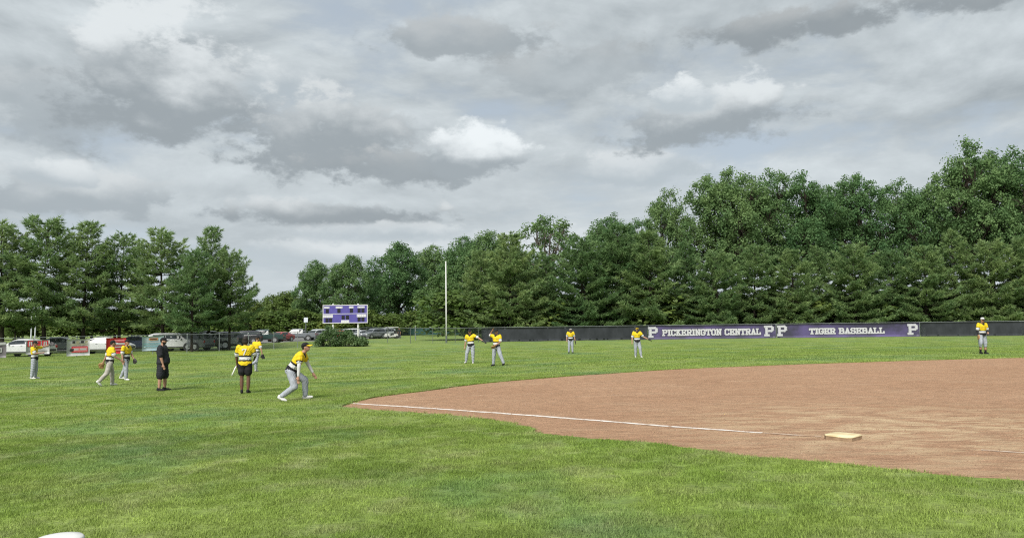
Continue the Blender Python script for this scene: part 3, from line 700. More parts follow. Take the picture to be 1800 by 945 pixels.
def scoreboard():
    D = 87.0; pl, pr = col_at(378.5, D), col_at(431, D); c = (pl + pr) / 2; wd = np.linalg.norm(pr - pl); ang = math.atan2(pr[1] - pl[1], pr[0] - pl[0])
    def zat(py): d = ray(405, py); return CAM[2] + d[2] * D / d[1]
    z1, z0 = zat(326.3), zat(347.8); g = gz(c[0], c[1]); o = empty('scoreboard', (c[0], c[1], g), ang); H0, H1 = z0 - g, z1 - g; hh = H1 - H0; hw = wd / 2
    pur = mat('scoreboard_purple', (.060, .048, .23), (.08, .068, .28), 1.2, 4, .45, spec=.45); wh = M_WHITE_P; blk = plain('display_black', (.012, .012, .016), .35); 
    for x in (-hw * .56, hw * .56): MB().tube([(x, .12, -.3), (x, .12, H0 + hh * .9)], .11, 8).ball((x, .12, H1 + .05), .1, 8, 4).build('post', wh, o)
    cab = MB().box((0, 0, (H0 + H1) / 2), (wd, .22, hh)).build('cabinet', pur, o)
    fr = MB(); t = .075
    for zz in (H0 + t / 2, H1 - t / 2): fr.box((0, -.115, zz), (wd + .02, .03, t))
    for x in (-hw + t / 2, hw - t / 2): fr.box((x, -.1145, (H0 + H1) / 2), (t, .028, hh - 2 * t - .004))
    fr.box((0, -.114, H0 + hh * .515), (wd - 2 * t - .004, .026, .05)); fr.build('frame', wh, o)
    def panel(nm, u, v, uw, vh, m): return MB().box((-hw + u * wd, -.125, H1 - v * hh), (uw * wd, .03, vh * hh)).build(nm, m, o)
    def caption(u, v, uw, vh):
        q = panel('caption', u, v, uw, vh, wh); q_ = MB(); n = max(3, int(uw * 26))
        for i in range(n): q_.box((-hw + (u - uw / 2 + uw * (i + .5) / n) * wd, -.143, H1 - v * hh), (uw * wd / n * .55, .004, vh * hh * .5))
        q_.build('caption_lettering', plain('caption_grey', (.40, .40, .48), .6), q)
    for u, v, uw, vh in ((.09, .145, .12, .085), (.365, .135, .15, .1), (.635, .135, .10, .1), (.855, .135, .16, .09), (.12, .615, .21, .15), (.865, .60, .21, .15), (.50, .90, .18, .13)): caption(u, v, uw, vh)
    for u, v in ((.10, .33), (.36, .32), (.64, .32), (.81, .32), (.895, .32), (.095, .83), (.175, .83), (.455, .68), (.55, .68), (.81, .80), (.895, .80)): panel('digit_window', u, v, .068, .21, blk)
    tag(o, 'purple and white scoreboard on two white posts behind the bush', 'scoreboard')
scoreboard()

def sign():
    p = col_at(358.5, 118); o = empty('road_sign', p); MB().tube([(0, 0, -.2), (0, 0, 3.6)], .045, 8).build('post', M_GALV, o)
    MB().box((0, -.06, 3.25), (.62, .02, .75)).build('plate', plain('sign_grey', (.48, .52, .56), .5), o); tag(o, 'small grey sign plate on a thin post by the parked pickup', 'sign')
    p = col_at(38, 80); o = empty('light_post', p)
    for x in (-.14, .28): MB().tube([(x, 0, -.2), (x + .05, 0, 3.9)], .06, 8).ball((x + .05, -.05, 4.0), (.13, .13, .2), 8, 6).build('pipe', plain('pale_pipe', (.62, .66, .68), .5), o)
    tag(o, 'pair of pale vertical pipes under the left pines', 'post')
sign()

# ------------------------------------------------------------------ trees
def needles(base, d, n, ln, wd, rs, up=.35, spread=.75):
    """narrow triangles fanning out of each base point; base,d: (m,3)"""
    m = len(base); B = np.repeat(base, n, 0); D = np.repeat(d, n, 0) + rs.randn(m * n, 3) * spread * .6; D[:, 2] += up; D /= np.linalg.norm(D, axis=1)[:, None]
    s = np.cross(D, np.array([0, 0, 1.0]) + rs.randn(m * n, 3) * .55); s /= np.linalg.norm(s, axis=1)[:, None] + 1e-9
    L_ = (ln * (.65 + .7 * rs.rand(m * n)))[:, None]; W_ = wd * (.7 + .6 * rs.rand(m * n))[:, None]
    V = np.stack([B - s * W_ * .5 + D * L_ * .15, B + s * W_ * .5 + D * L_ * .15, B + D * L_], 1); return V.reshape(-1, 3)
def pine_meshes(seed, H, Rr, clear, dense=1.0, ln=.42, wd=.085, pexp=.6, step=.68):
    rs = np.random.RandomState(seed); wood = MB(); lean = rs.randn(2) * .02 * H
    def axis(z): t = z / H; return np.array([lean[0] * t * t + .12 * math.sin(3 * t + seed), lean[1] * t * t + .12 * math.sin(2.3 * t + seed * 2), z])
    zs = np.linspace(-.3, H * .97, 9); wood.tube([axis(max(z, 0)) + [0, 0, min(z, 0)] for z in zs], [max(.03, H * .0165 * (1 - .93 * max(z, 0) / H)) for z in zs], 7)
    base, dirs = [], []
    z = clear; lev = 0
    while z < H * .985:
        t = (z - clear) / (H - clear)
        prof = Rr * (1 - t) ** pexp * (.72 + .28 * min(1, t / .18)) + .35
        nb = 7 if t < .75 else 5
        a0 = rs.rand() * 6.28
        for b in range(nb):
            az = a0 + b * 6.283 / nb + rs.randn() * .25; L_ = prof * (.62 + .55 * rs.rand()) * (1.0 if rs.rand() > .12 else .55)
            rise = -.04 + .62 * t ** 1.2 + rs.randn() * .06
            h = np.array([math.cos(az), math.sin(az), 0]); p0 = axis(z + rs.randn() * .12)
            def bp(u): return p0 + h * L_ * u + np.array([0, 0, L_ * (rise * u + .16 * u ** 2.4 - .06 * math.sin(u * 3.0))])
            wood.tube([bp(0), bp(.5), bp(.96)], [.035 * L_ / 3 + .012, .02 * L_ / 3 + .008, .006], 4, False)
            ns = int(max(4, L_ * 5.0 * dense)); side = np.cross(h, [0, 0, 1])
            for k in range(ns):
                u = .22 + .78 * (k + rs.rand()) / ns; sgn = 1 if k % 2 else -1; sl = (.30 * L_ * (1.08 - u) + .28) * (.7 + .6 * rs.rand())
                q0 = bp(u); sd = side * sgn * .85 + h * .75; sd /= np.linalg.norm(sd)
                nt = max(3, int(sl * 5.2 * dense))
                for j in range(nt):
                    v = (j + .6) / nt; q = q0 + sd * sl * v + np.array([0, 0, .10 * sl * v + rs.randn() * .05]); base.append(q + rs.randn(3) * .05); dirs.append(sd * .8 + h * .3)
            base.append(bp(1.0)); dirs.append(h)
        z += (step + .14 * rs.rand()) * (H / 12) ** .5 * (1 - .28 * t); lev += 1
    for k in range(10): base.append(axis(H * (.93 + .08 * k / 10))); dirs.append(np.array([rs.randn() * .4, rs.randn() * .4, 1.0]))
    V = needles(np.array(base), np.array(dirs), 9, ln, wd, rs)
    crown = trimesh('pine_crown', V, 3); crown.materials.append(M_PINE)
    wo = bpy.data.meshes.new('pine_trunk'); wo.from_pydata([tuple(map(float, v)) for v in wood.v], [], wood.f); wo.materials.append(M_BARK)
    return wo, crown

def leaves(cen, rad, n, size, rs, flat=.75):
    m = len(cen); C_ = np.repeat(cen, n, 0); r = np.repeat(rad, n)[:, None]; d = rs.randn(m * n, 3); d /= np.linalg.norm(d, axis=1)[:, None]
    P = C_ + d * r * (rs.rand(m * n, 1) ** .45) * np.array([1, 1, flat]); nrm = d + rs.randn(m * n, 3) * .55 + np.array([0, 0, .55]); nrm /= np.linalg.norm(nrm, axis=1)[:, None]
    a = np.cross(nrm, rs.randn(m * n, 3)); a /= np.linalg.norm(a, axis=1)[:, None] + 1e-9; b = np.cross(nrm, a); s = (size * (.6 + .8 * rs.rand(m * n)))[:, None]
    V = np.stack([P - a * s * .5, P - b * s * .32, P + a * s * .55, P + b * s * .32], 1); return V.reshape(-1, 3)
def broadleaf_meshes(seed, H, Rr, clear, nclump=330, lsize=.30, crad=.85, per=44, airy=0.0, wood_mat=None, leaf_mat=None, shape='oak', gap=.12):
    rs = np.random.RandomState(seed); wood = MB(); hc = (H - clear)
    # a few big lobes make the outline uneven
    lobes = []
    nl = 9 if shape == 'oak' else 6
    for i in range(nl):
        t = (i + .5) / nl; a = i * 2.4 + rs.rand() * .8
        if shape == 'oak': rr = Rr * (.55 * math.sin(math.pi * min(.98, .2 + .75 * t)) + .06); zc = clear + hc * (.22 + .62 * t)
        else: rr = Rr * .42 * (1 - .4 * t); zc = clear + hc * (.25 + .5 * t)
        rad = Rr * (.40 + .22 * rs.rand()) * (1.0 if t < .8 else .8)
        lobes.append((np.array([rr * math.cos(a), rr * math.sin(a), zc]), rad * np.array([1, 1, .82])))
    lobes.append((np.array([rs.randn() * .1 * Rr, rs.randn() * .1 * Rr, H - hc * .20]), np.array([Rr * .42, Rr * .42, hc * .20])))
    cen = []; tries = 0
    while len(cen) < nclump and tries < nclump * 60:
        tries += 1; c, r = lobes[rs.randint(len(lobes))]; d = rs.randn(3); d /= np.linalg.norm(d)
        if d[2] < -.35 and rs.rand() < .6: continue
        p = c + d * r * (.62 + .42 * rs.rand() ** .6)
        ins = sum(1 for c2, r2 in lobes if np.sum(((p - c2) / r2) ** 2) < .55)
        if ins > 0 and rs.rand() > .30 - .2 * airy: continue
        if p[2] < clear * .75: continue
        cen.append(p)
    cen = np.array(cen); rad = crad * (.6 + .75 * rs.rand(len(cen)))
    keep = rs.rand(len(cen)) > gap; cl, rl = cen[keep], rad[keep]
    V = leaves(cl, rl, per, lsize, rs)
    tb = .018 * H + .06; fork = clear + hc * .22
    wood.tube([(0, 0, -.3), (.02 * H * rs.randn() * .3, 0, fork * .5), (0, 0, fork)], [tb * 1.25, tb, tb * .8], 8)
    for c, r in lobes:
        m1 = np.array([c[0] * .45, c[1] * .45, fork + (c[2] - fork) * .55]) + rs.randn(3) * .25
        wood.tube([(0, 0, fork - .2), m1, c, c + (c - m1) * .3], [tb * .6, tb * .4, tb * .22, tb * .1], 6, False)
        near = [p for p in cl if np.sum(((p - c) / r) ** 2) < 1.3]; rs.shuffle(near)
        for p in near[:12]:
            k = c + (p - c) * .5 + rs.randn(3) * .15; st = m1 + (c - m1) * (.5 + .5 * rs.rand()); wood.tube([st, k, p], [tb * .16, tb * .1, .015], 4, False)
    crown = trimesh('leaf_crown', V, 4); crown.materials.append(leaf_mat or M_LEAF)
    wo = bpy.data.meshes.new('trunk'); wo.from_pydata([tuple(map(float, v)) for v in wood.v], [], wood.f); wo.materials.append(wood_mat or M_BARK)
    return wo, crown
_ct = {}
def crown_top(me):
    if me.name not in _ct:
        c = np.zeros(len(me.vertices) * 3, np.float32); me.vertices.foreach_get('co', c); _ct[me.name] = float(np.percentile(c[2::3], 99.9))
    return _ct[me.name]
def plant_tree(name, meshes, href, px, depth, top_py, label, cat, group, wscale=1.0, rz=None, trunk='trunk'):
    p = col_at(px, depth); d = ray(px, top_py); ztop = CAM[2] + d[2] * depth / d[1]; sc = (ztop - p[2]) / crown_top(meshes[1])
    o = empty(name, p, rnd.uniform(0, 6.28) if rz is None else rz); o.scale = (sc * wscale, sc * wscale, sc)
    link(trunk, meshes[0], o); link('crown', meshes[1], o); tag(o, label, cat, group); return o

PINE_L = [pine_meshes(s, 11.5, r, 2.7, 1.0, pexp=e, step=st) for s, r, e, st in ((1, 3.9, .52, .68), (2, 3.6, .66, .74), (3, 4.1, .56, .70), (4, 3.6, .78, .72))]
PINE_R = [pine_meshes(s, 13.5, r, .5, 1.0, .46, .10, e, .76) for s, r, e in ((11, 4.6, .6), (12, 4.9, .5), (13, 4.2, .8), (14, 4.8, .68))]
OAK = [broadleaf_meshes(s, 20, 5.6, 4.5, 430, .27, .95, 62, leaf_mat=M_LEAF) for s in (21, 22, 23, 24)]
OAK_LOW = [broadleaf_meshes(s, 20, 7.0, 1.0, 640, .34, 1.1, 52, leaf_mat=M_LEAF, gap=.05) for s in (71, 72, 73)]
AIRY = broadleaf_meshes(31, 16, 5.2, 5.5, 190, .30, .75, 40, .8, M_TWIG, M_LEAF, 'oak', .2)
MAPLE = broadleaf_meshes(41, 13, 6.0, 1.2, 520, .32, .95, 46, leaf_mat=M_LEAF_D, shape='oak', gap=.02)
YOUNG = [broadleaf_meshes(s, 9, 3.6, 1.0, 230, .30, .8, 44, leaf_mat=M_LEAF_Y, shape='oak') for s in (51, 52)]
SHRUB = broadleaf_meshes(61, 3.2, 1.9, .1, 120, .22, .5, 40, leaf_mat=M_LEAF_Y, shape='oak', gap=.05)

LP = [(-42, 69, 236), (2, 70, 227), (52, 71, 223), (100, 72, 229), (141, 74, 243), (190, 73, 236), (225, 70, 262), (246, 75, 235), (268, 74, 262)]
LPL = ['dark pine mostly beyond the left picture edge', 'pine at the left picture edge behind the grey banner', 'tall pine whose trunk stands behind the leftmost player', 'pine rising behind the white banner with the red block',
       'pine behind the two players walking together', 'pine behind the man in black, left of the thick bare trunk', 'lower pine whose dark trunk stands against the fence', 'pine with a thin spire leaning right, second from the right end of its row', 'rightmost pine of the left row beside open sky']
for i, ((px, d, ty), lb) in enumerate(zip(LP, LPL)): plant_tree('pine_tree', PINE_L[i % 4], 11.5, px, d, ty, lb, 'pine', 'pines along the left fence', (1.0, .95, 1.05)[i % 3] * (.86 if i >= 6 else 1))
RP = [(566, 104, 262), (597, 101, 243), (640, 103, 268), (684, 101, 246), (722, 104, 231), (762, 101, 240), (806, 104, 252), (842, 100, 262), (884, 103, 256), (930, 101, 262), (962, 105, 258), (1003, 101, 254), (1048, 103, 262), (1085, 100, 258), (1122, 102, 240), (1165, 100, 250), (1208, 99, 246), (1260, 98, 242), (1320, 97, 238)]
RPL = ['first pine of the right row, behind the two players throwing', 'pine left of the airy pale oak', 'low pine in front of the airy pale oak', 'broad pine just right of the airy pale oak', 'tallest pine of the right row, left of the purple banners', 'pine above the player with his glove arm out', 'pine above the left end of the PICKERINGTON banner',
       'pine above the word PICKERINGTON, lower than its neighbours', 'pine above the word CENTRAL', 'pine above the gap between the two purple banners', 'pine above the word TIGER', 'pine above the word BASEBALL', 'low pine above the right end of the TIGER BASEBALL banner', 'pine left of the infielder by the black screen', 'tall pine behind the infielder at the right', 'pine just right of the infielder',
       'pine at the right picture edge', 'pine just beyond the right picture edge', 'pine far beyond the right picture edge']
for i, ((px, d, ty), lb) in enumerate(zip(RP, RPL)): plant_tree('pine_tree', PINE_R[(i * 3) % 4], 13.5, px, d + 4.5, ty, lb, 'pine', 'pines behind the outfield fence', (1.05, 1.15, 1.0, 1.1)[i % 4])
BT = [(368, 175, 274, 0, .85), (406, 172, 268, 1, .9), (440, 190, 285, 2, .9), (466, 180, 254, 2, 1.0), (508, 196, 258, 3, 1.0), (545, 178, 246, 0, 1.0), (580, 170, 241, 1, 1.0), (612, 176, 262, 2, .9), (712, 128, 220, 3, .95), (748, 134, 226, 1, .9), (782, 126, 191, 2, .72),
      (838, 124, 176, 0, .8), (868, 122, 164, 3, .82), (908, 124, 168, 1, .8), (948, 122, 170, 2, .8), (985, 128, 178, 3, .8), (1016, 124, 174, 0, .78), (1062, 124, 180, 1, .8), (1094, 127, 182, 3, .8), (1142, 120, 135, 2, .78), (1166, 124, 146, 0, .7), (1200, 118, 142, 1, .75), (1250, 122, 150, 3, .8), (1310, 118, 140, 2, .8)]
BTL = ['dark tree at the left end of the far wood, left of the scoreboard', 'tree directly behind the purple scoreboard', 'lower tree right of the scoreboard', 'tree above the parked golf cart', 'tree behind the round maple by the white pole', 'tall tree right of the top of the white pole', 'tall tree behind the first right pine', 'tree left of the airy pale oak, half hidden by pines',
       'broad tree right of the airy pale oak', 'low rounded treetop left of the pointed tree', 'pointed tree standing above the pines left of the tall wood', 'left shoulder of the tall wood above the PICKERINGTON banner', 'first high crown of the tall wood above the purple banner', 'high crown above the word CENTRAL', 'high crown above the gap between the banners', 'crown above the letters TIGER', 'pointed crown above the word BASEBALL', 'crown above the right end of the purple banners',
       'lower crown left of the tallest tree', 'tallest tree of the picture, above the infielder', 'tree crowding the right side of the tallest tree', 'tree at the right picture edge behind the pines', 'tree just past the right picture edge', 'tree well past the right picture edge']
for i, ((px, d, ty, k, ws), lb) in enumerate(zip(BT, BTL)): plant_tree('broadleaf_tree', OAK_LOW[k % 3] if px < 620 else OAK[k], 20, px, d, ty, lb, 'tree', 'tall trees behind the pines', ws)
plant_tree('oak_tree', AIRY, 16, 646, 118, 221, 'airy pale oak with bare limbs showing sky between pines', 'tree', None, 1.0)
plant_tree('maple_tree', MAPLE, 13, 519, 150, 289, 'round dense maple behind the tall white pole', 'tree', None, .98)
YT = [(296, 215, 322, 0), (318, 225, 314, 1), (337, 215, 310, 0), (356, 200, 322, 1), (352, 175, 326, 0), (270, 190, 330, 1), (232, 185, 334, 0), (190, 180, 336, 1), (140, 175, 336, 0), (95, 170, 335, 1), (60, 165, 338, 0), (18, 160, 338, 1), (-30, 160, 336, 0)]
YTL = ['far pale green tree just right of the left pines', 'far pale green tree, second right of the left pines', 'highest far tree in the gap left of the scoreboard', 'far yellowish tree beside the dark wood', 'near yellow green tree behind the road sign', 'pale tree under the rightmost left pines', 'pale tree behind the thick bare trunk', 'pale tree behind the man in black', 'pale tree behind the two walking players', 'pale tree behind the white banner with the red block', 'pale tree behind the white banner with red lettering', 'pale tree seen under the leftmost pine', 'pale tree beyond the left picture edge']
for (px, d, ty, k), lb in zip(YT, YTL): plant_tree('young_tree', YOUNG[k], 9, px, d, ty, lb, 'tree', 'pale trees beyond the parking lot', 1.25)
# undergrowth that closes the foot of the wood
for i, px in enumerate(range(555, 1330, 34)): plant_tree('undergrowth_shrub', SHRUB, 3.2, px + rnd.uniform(-8, 8), 112 + rnd.uniform(-3, 4), 312 + rnd.uniform(-8, 8), 'dark shrub growing under the trees behind the outfield fence', 'shrub', 'undergrowth behind the outfield fence', 1.7)
for i, px in enumerate((-40, -10, 22, 50, 78, 108, 135, 162, 192, 220, 248, 275, 300, 325, 352, 378, 400, 425, 447, 470, 492, 545, 575)): plant_tree('undergrowth_shrub', SHRUB, 3.2, px, 168 + rnd.uniform(-3, 3), 334 + rnd.uniform(-3, 3), 'low shrub in the far hedge line beyond the parking lot', 'shrub', 'undergrowth of the far wood', 1.6)

def bush():
    rs = np.random.RandomState(5); p = col_at(401, 79.5); o = empty('bush', p)
    cen = []; rad = []
    for i in range(230):
        u = rs.rand() * 2 - 1; top = 1.25 + .35 * math.sin(u * 7) - .25 * u + (.55 if abs(u + .45) < .3 else 0); z = rs.rand() ** .7 * top * (1 - .55 * abs(u) ** 3)
        y = (rs.rand() * 2 - 1) * 1.2 * (1 - .5 * z / 2); cen.append((u * 2.55, y, z + .1)); rad.append(.26 + .2 * rs.rand())
    me = trimesh('foliage', leaves(np.array(cen), np.array(rad), 46, .15, rs, .9), 4); me.materials.append(M_BUSH); link('foliage', me, o)
    st = MB()
    for i in range(26):
        c = cen[i * 8]; st.tube([(c[0] * .8, c[1] * .6, -.1), (c[0] * .9, c[1] * .8, c[2] * .5), c], [.03, .02, .01], 5, False)
    st.build('stems', M_BARK, o); tag(o, 'wide dark green bush at the foot of the scoreboard', 'bush')
bush()

# ------------------------------------------------------------------ parked vehicles
GLASS = plain('car_glass', (.02, .025, .03), .08, 0, .6); TYRE = plain('tyre', (.02, .02, .02), .85); RIM = plain('rim', (.42, .43, .44), .35, .7); TRIM = plain('car_trim', (.03, .03, .032), .6)
TAIL = plain('tail_lamp', (.35, .02, .02), .25); HEAD = plain('head_lamp', (.75, .77, .78), .15)
def paint(n, c): return plain('paint_' + n, c, .22, .0, .55, .03)
CARS = {  # x, z bottom, z belt, z top, half width belt, half width top
 'suv': [(-2.3, .38, .62, .62, .78, .74), (-2.27, .30, 1.00, 1.02, .86, .80), (-2.12, .26, 1.08, 1.58, .90, .66), (-1.7, .25, 1.10, 1.70, .92, .70), (-.6, .24, 1.09, 1.74, .93, .72), (.35, .24, 1.07, 1.70, .93, .70), (.62, .24, 1.06, 1.58, .93, .68), (1.22, .25, 1.04, 1.06, .92, .80), (1.9, .27, .96, .98, .90, .76), (2.22, .32, .84, .86, .84, .70), (2.33, .40, .62, .62, .74, .66)],
 'sedan': [(-2.35, .36, .62, .62, .74, .70), (-2.3, .28, .92, .95, .84, .74), (-1.75, .24, .98, 1.02, .88, .74), (-1.25, .22, .98, 1.30, .90, .62), (-.6, .21, .97, 1.43, .91, .63), (.2, .21, .95, 1.44, .91, .63), (.6, .21, .94, 1.34, .91, .62), (1.25, .22, .92, .95, .90, .76), (1.9, .25, .84, .87, .88, .72), (2.25, .30, .72, .74, .80, .66), (2.36, .38, .56, .56, .70, .62)],
 'pickup': [(-2.85, .55, .90, .90, .86, .86), (-2.82, .46, 1.15, 1.17, .93, .90), (-.85, .44, 1.16, 1.18, .95, .90), (-.80, .44, 1.18, 1.80, .95, .70), (-.3, .43, 1.18, 1.86, .96, .72), (.75, .43, 1.17, 1.84, .96, .72), (.95, .43, 1.16, 1.74, .96, .71), (1.5, .44, 1.14, 1.17, .95, .84), (2.3, .46, 1.08, 1.11, .94, .82), (2.72, .50, .98, 1.0, .90, .78), (2.8, .58, .80, .80, .80, .70)]}
def car_ring(st):
    x, zb, zl, zt, wb, wt = st
    h = [(wb * .86, zb), (wb * .97, zb + .08), (wb, zb + (zl - zb) * .45), (wb * .985, zl - .04), (wb * .95, zl), (wt + (wb * .95 - wt) * .18, zl + (zt - zl) * .82), (wt * .86, zt - (zt - zl) * .03), (wt * .4, zt)]
    return [(x, y, z) for y, z in h] + [(x, -y, z) for y, z in reversed(h)]
def car(kind, color, px, depth, heading, label, name, cat='car', py_base=None):
    st = CARS[kind]; p = col_at(px, depth); o = empty(name, p + np.array([0, 0, .05]), math.radians(heading)); tag(o, label, cat)
    MB().loft([car_ring(s) for s in st]).build('body', color, o, True).data.set_sharp_from_angle(angle=math.radians(32))
    # glass follows the cabin stations, a few millimetres proud of the body
    cab = [i for i, s in enumerate(st) if s[3] - s[2] > .2]; i0, i1 = cab[0], cab[-1]
    def sidept(s, v, sgn):
        x, zb, zl, zt, wb, wt = s; y0, y1 = wb * .95, wt + (wb * .95 - wt) * .18; z0, z1 = zl, zl + (zt - zl) * .82
        return np.array([x, sgn * (y0 + (y1 - y0) * v + .008), z0 + (z1 - z0) * v])
    def lerp(a, b, t): return tuple(a[k] + (b[k] - a[k]) * t for k in range(6))
    for sgn in (-1, 1):
        segs = [(lerp(st[i0], st[i0 + 1], .25), st[i0 + 1])] if kind != 'sedan' else []
        for i in range(i0 + 1, i1): segs.append((st[i], st[i + 1]))
        segs.append((st[i1], lerp(st[i1], st[i1 + 1], .45)))
        if kind == 'sedan': segs.insert(0, (lerp(st[i0], st[i0 - 1], .3), st[i0])); segs.insert(1, (st[i0], st[i0 + 1]))
        for k, (a, b) in enumerate(segs):
            a2, b2 = lerp(a, b, .012), lerp(a, b, .988)
            P = [sidept(a2, .10, sgn), sidept(b2, .10, sgn), sidept(b2, .93, sgn), sidept(a2, .93, sgn)]
            MB().poly([tuple(q) for q in (P if sgn < 0 else P[::-1])]).build('side_window', GLASS, o)
        for zz in ((st[0][1] + .3),): pass
        MB().box((.0, sgn * (st[4][4] + .004), st[4][1] + .12), (2.0, .012, .09)).build('sill', TRIM, o)
        for xd in (-.45, .35): MB().box((xd, sgn * (st[4][4] * .995 + .004), st[4][2] - .14), (.16, .015, .03)).build('door_handle', TRIM, o)
        xm = st[i1][0] + .12; MB().ball((xm, sgn * (st[i1][4] + .07), st[i1][2] + .06), (.08, .1, .07), 8, 5).build('mirror', color, o, True)
    def top(s, wmul): x, zb, zl, zt, wb, wt = s; return (x, wt * .84 * wmul, zt)
    a, b = st[i1], st[i1 + 1]; a2, b2 = lerp(a, b, .12), lerp(a, b, .9)
    def wpt(s, sg): return (s[0] + .012, sg * s[5] * .86, s[3] + .012)
    MB().poly([wpt(a2, -1), wpt(b2, -1), wpt(b2, 1), wpt(a2, 1)]).build('windscreen', GLASS, o)
    a, b = st[i0], st[i0 - 1]; a2, b2 = lerp(a, b, .12), lerp(a, b, .85)
    MB().poly([(s[0] - .012, sg * s[5] * .86, s[3] + .008) for s, sg in ((a2, 1), (b2, 1), (b2, -1), (a2, -1))]).build('rear_window', GLASS, o)
    L0, L1 = st[0][0], st[-1][0]; wr = .34 if kind == 'sedan' else (.40 if kind == 'pickup' else .36); hw = st[4][4]
    for wx in (L0 + .95 if kind != 'pickup' else L0 + 1.15, L1 - .92):
        for sgn in (-1, 1):
            ar = MB(); ar.tube([(wx, sgn * (hw - .12), wr), (wx, sgn * (hw + .006), wr)], wr + .075, 18); ar.build('wheel_arch', TRIM, o)
            k = 18
            ty = MB(); ty.loft([[(wx + r * math.cos(q), y, wr + r * math.sin(q)) for q in np.linspace(0, 2 * math.pi, k, endpoint=False)] for r, y in ((wr * .9, sgn * (hw - .2)), (wr, sgn * (hw - .17)), (wr, sgn * (hw - .01)), (wr * .92, sgn * (hw + .02)))])
            t_ = ty.build('wheel', TYRE, o, True); 
            rm = MB(); rm.tube([(wx, sgn * (hw), wr), (wx, sgn * (hw + .026), wr)], wr * .64, 14); rm.tube([(wx, sgn * (hw + .026), wr), (wx, sgn * (hw + .036), wr)], wr * .18, 10); rm.build('rim', RIM, t_)
    for sgn in (-1, 1):
        MB().box((L1 - .10, sgn * st[-2][4] * .72, st[-2][2] - .10), (.14, .34, .14)).build('headlight', HEAD, o)
        MB().box((L0 + .06, sgn * st[1][4] * .86, st[1][2] - .16), (.12, .2, .22)).build('tail_light', TAIL, o)
    MB().box((L1 - .04, 0, st[-1][1] + .12), (.1, st[-1][4] * 1.5, .2)).build('bumper', TRIM, o); MB().box((L0 + .02, 0, st[0][1] + .1), (.1, st[0][4] * 1.7, .18)).build('bumper', TRIM, o)
    if kind == 'pickup': MB().box((-1.82, 0, 1.185), (1.75, 1.5, .02)).build('cargo_bed', TRIM, o)
    return o
P_W = paint('white', (.52, .53, .54)); P_S = paint('silver', (.36, .38, .40)); P_K = paint('black', (.03, .03, .034)); P_G = paint('grey', (.15, .165, .18)); P_N = paint('navy', (.04, .05, .095)); P_R = paint('red', (.34, .045, .05)); P_T = paint('dark_green', (.025, .05, .048))
car('sedan', P_W, 30, 63.5, 172, 'white car behind the banner with large red lettering', 'parked_car')
car('sedan', P_G, 71, 73, 20, 'grey car half hidden left of the white banner with the red block', 'parked_car')
car('sedan', P_W, 124, 68.5, 10, 'white car behind the red banner', 'parked_car')
car('sedan', P_N, 157, 75, 200, 'navy car between the red and the pale blue banners', 'parked_car')
car('suv', P_W, 204, 73, 15, 'white car right behind the man in black', 'parked_car')
car('suv', P_G, 222, 73.5, 165, 'dark grey car behind the thick bare trunk', 'parked_car')
car('pickup', P_S, 244, 76, 196, 'silver pickup truck right of the thick bare trunk', 'parked_truck', 'truck')
car('suv', P_K, 262, 77, 250, 'black car at the right end of the left pines', 'parked_car')
car('suv', P_K, 286, 100, 190, 'black car behind the number seven player', 'parked_car')
car('pickup', P_T, 309, 103, 185, 'dark truck behind the player in the back, above the grass bank', 'parked_truck', 'truck')
car('sedan', P_R, 329, 112, 250, 'reddish car left of the dark pickup on the bank', 'parked_car')
car('pickup', P_G, 350, 118, 182, 'dark grey pickup beside the road sign', 'parked_truck', 'truck')
car('suv', P_S, 371, 122, 240, 'silver car left of the bush', 'parked_car')
car('sedan', P_R, 396, 128, 200, 'reddish car glimpsed between the scoreboard posts', 'parked_car')
car('suv', P_W, 407, 130, 215, 'white car glimpsed behind the scoreboard posts', 'parked_car')
car('sedan', P_S, 423, 128, 230, 'silver car right of the right scoreboard post', 'parked_car')
car('suv', P_G, 438, 128, 235, 'dark car right of the bush', 'parked_car')
car('suv', P_S, 449, 132, 225, 'silver car beside the white topped cart', 'parked_car')
def cart():
    p = col_at(459, 128); o = empty('golf_cart', p, math.radians(205)); wm = paint('cart_white', (.56, .56, .55))
    MB().loft([[(x, y, z) for y, z in ((-.55, .3), (.55, .3), (.55, h), (-.55, h))] for x, h in ((-1.1, .75), (-.3, .8), (-.28, .5), (.5, .45), (.55, .95), (1.05, .8), (1.15, .45))]).build('body', wm, o)
    MB().box((-.05, 0, 1.92), (1.9, 1.25, .09)).build('canopy', wm, o)
    for x in (-.9, .75):
        for y in (-.52, .52): MB().tube([(x, y, .7), (x * .92, y, 1.9)], .03, 6).build('roof_post', TRIM, o)
    MB().box((-.35, 0, .86), (.55, 1.0, .14)).build('seat', TRIM, o); MB().box((-.62, 0, 1.15), (.12, 1.0, .45)).build('seat_back', TRIM, o)
    for x in (-.75, .8):
        for y in (-.55, .55): MB().tube([(x, y - .09, .24), (x, y + .09, .24)], .24, 12).build('wheel', TYRE, o)
    tag(o, 'white golf cart with a flat white roof beside the parked cars', 'golf cart')
cart()

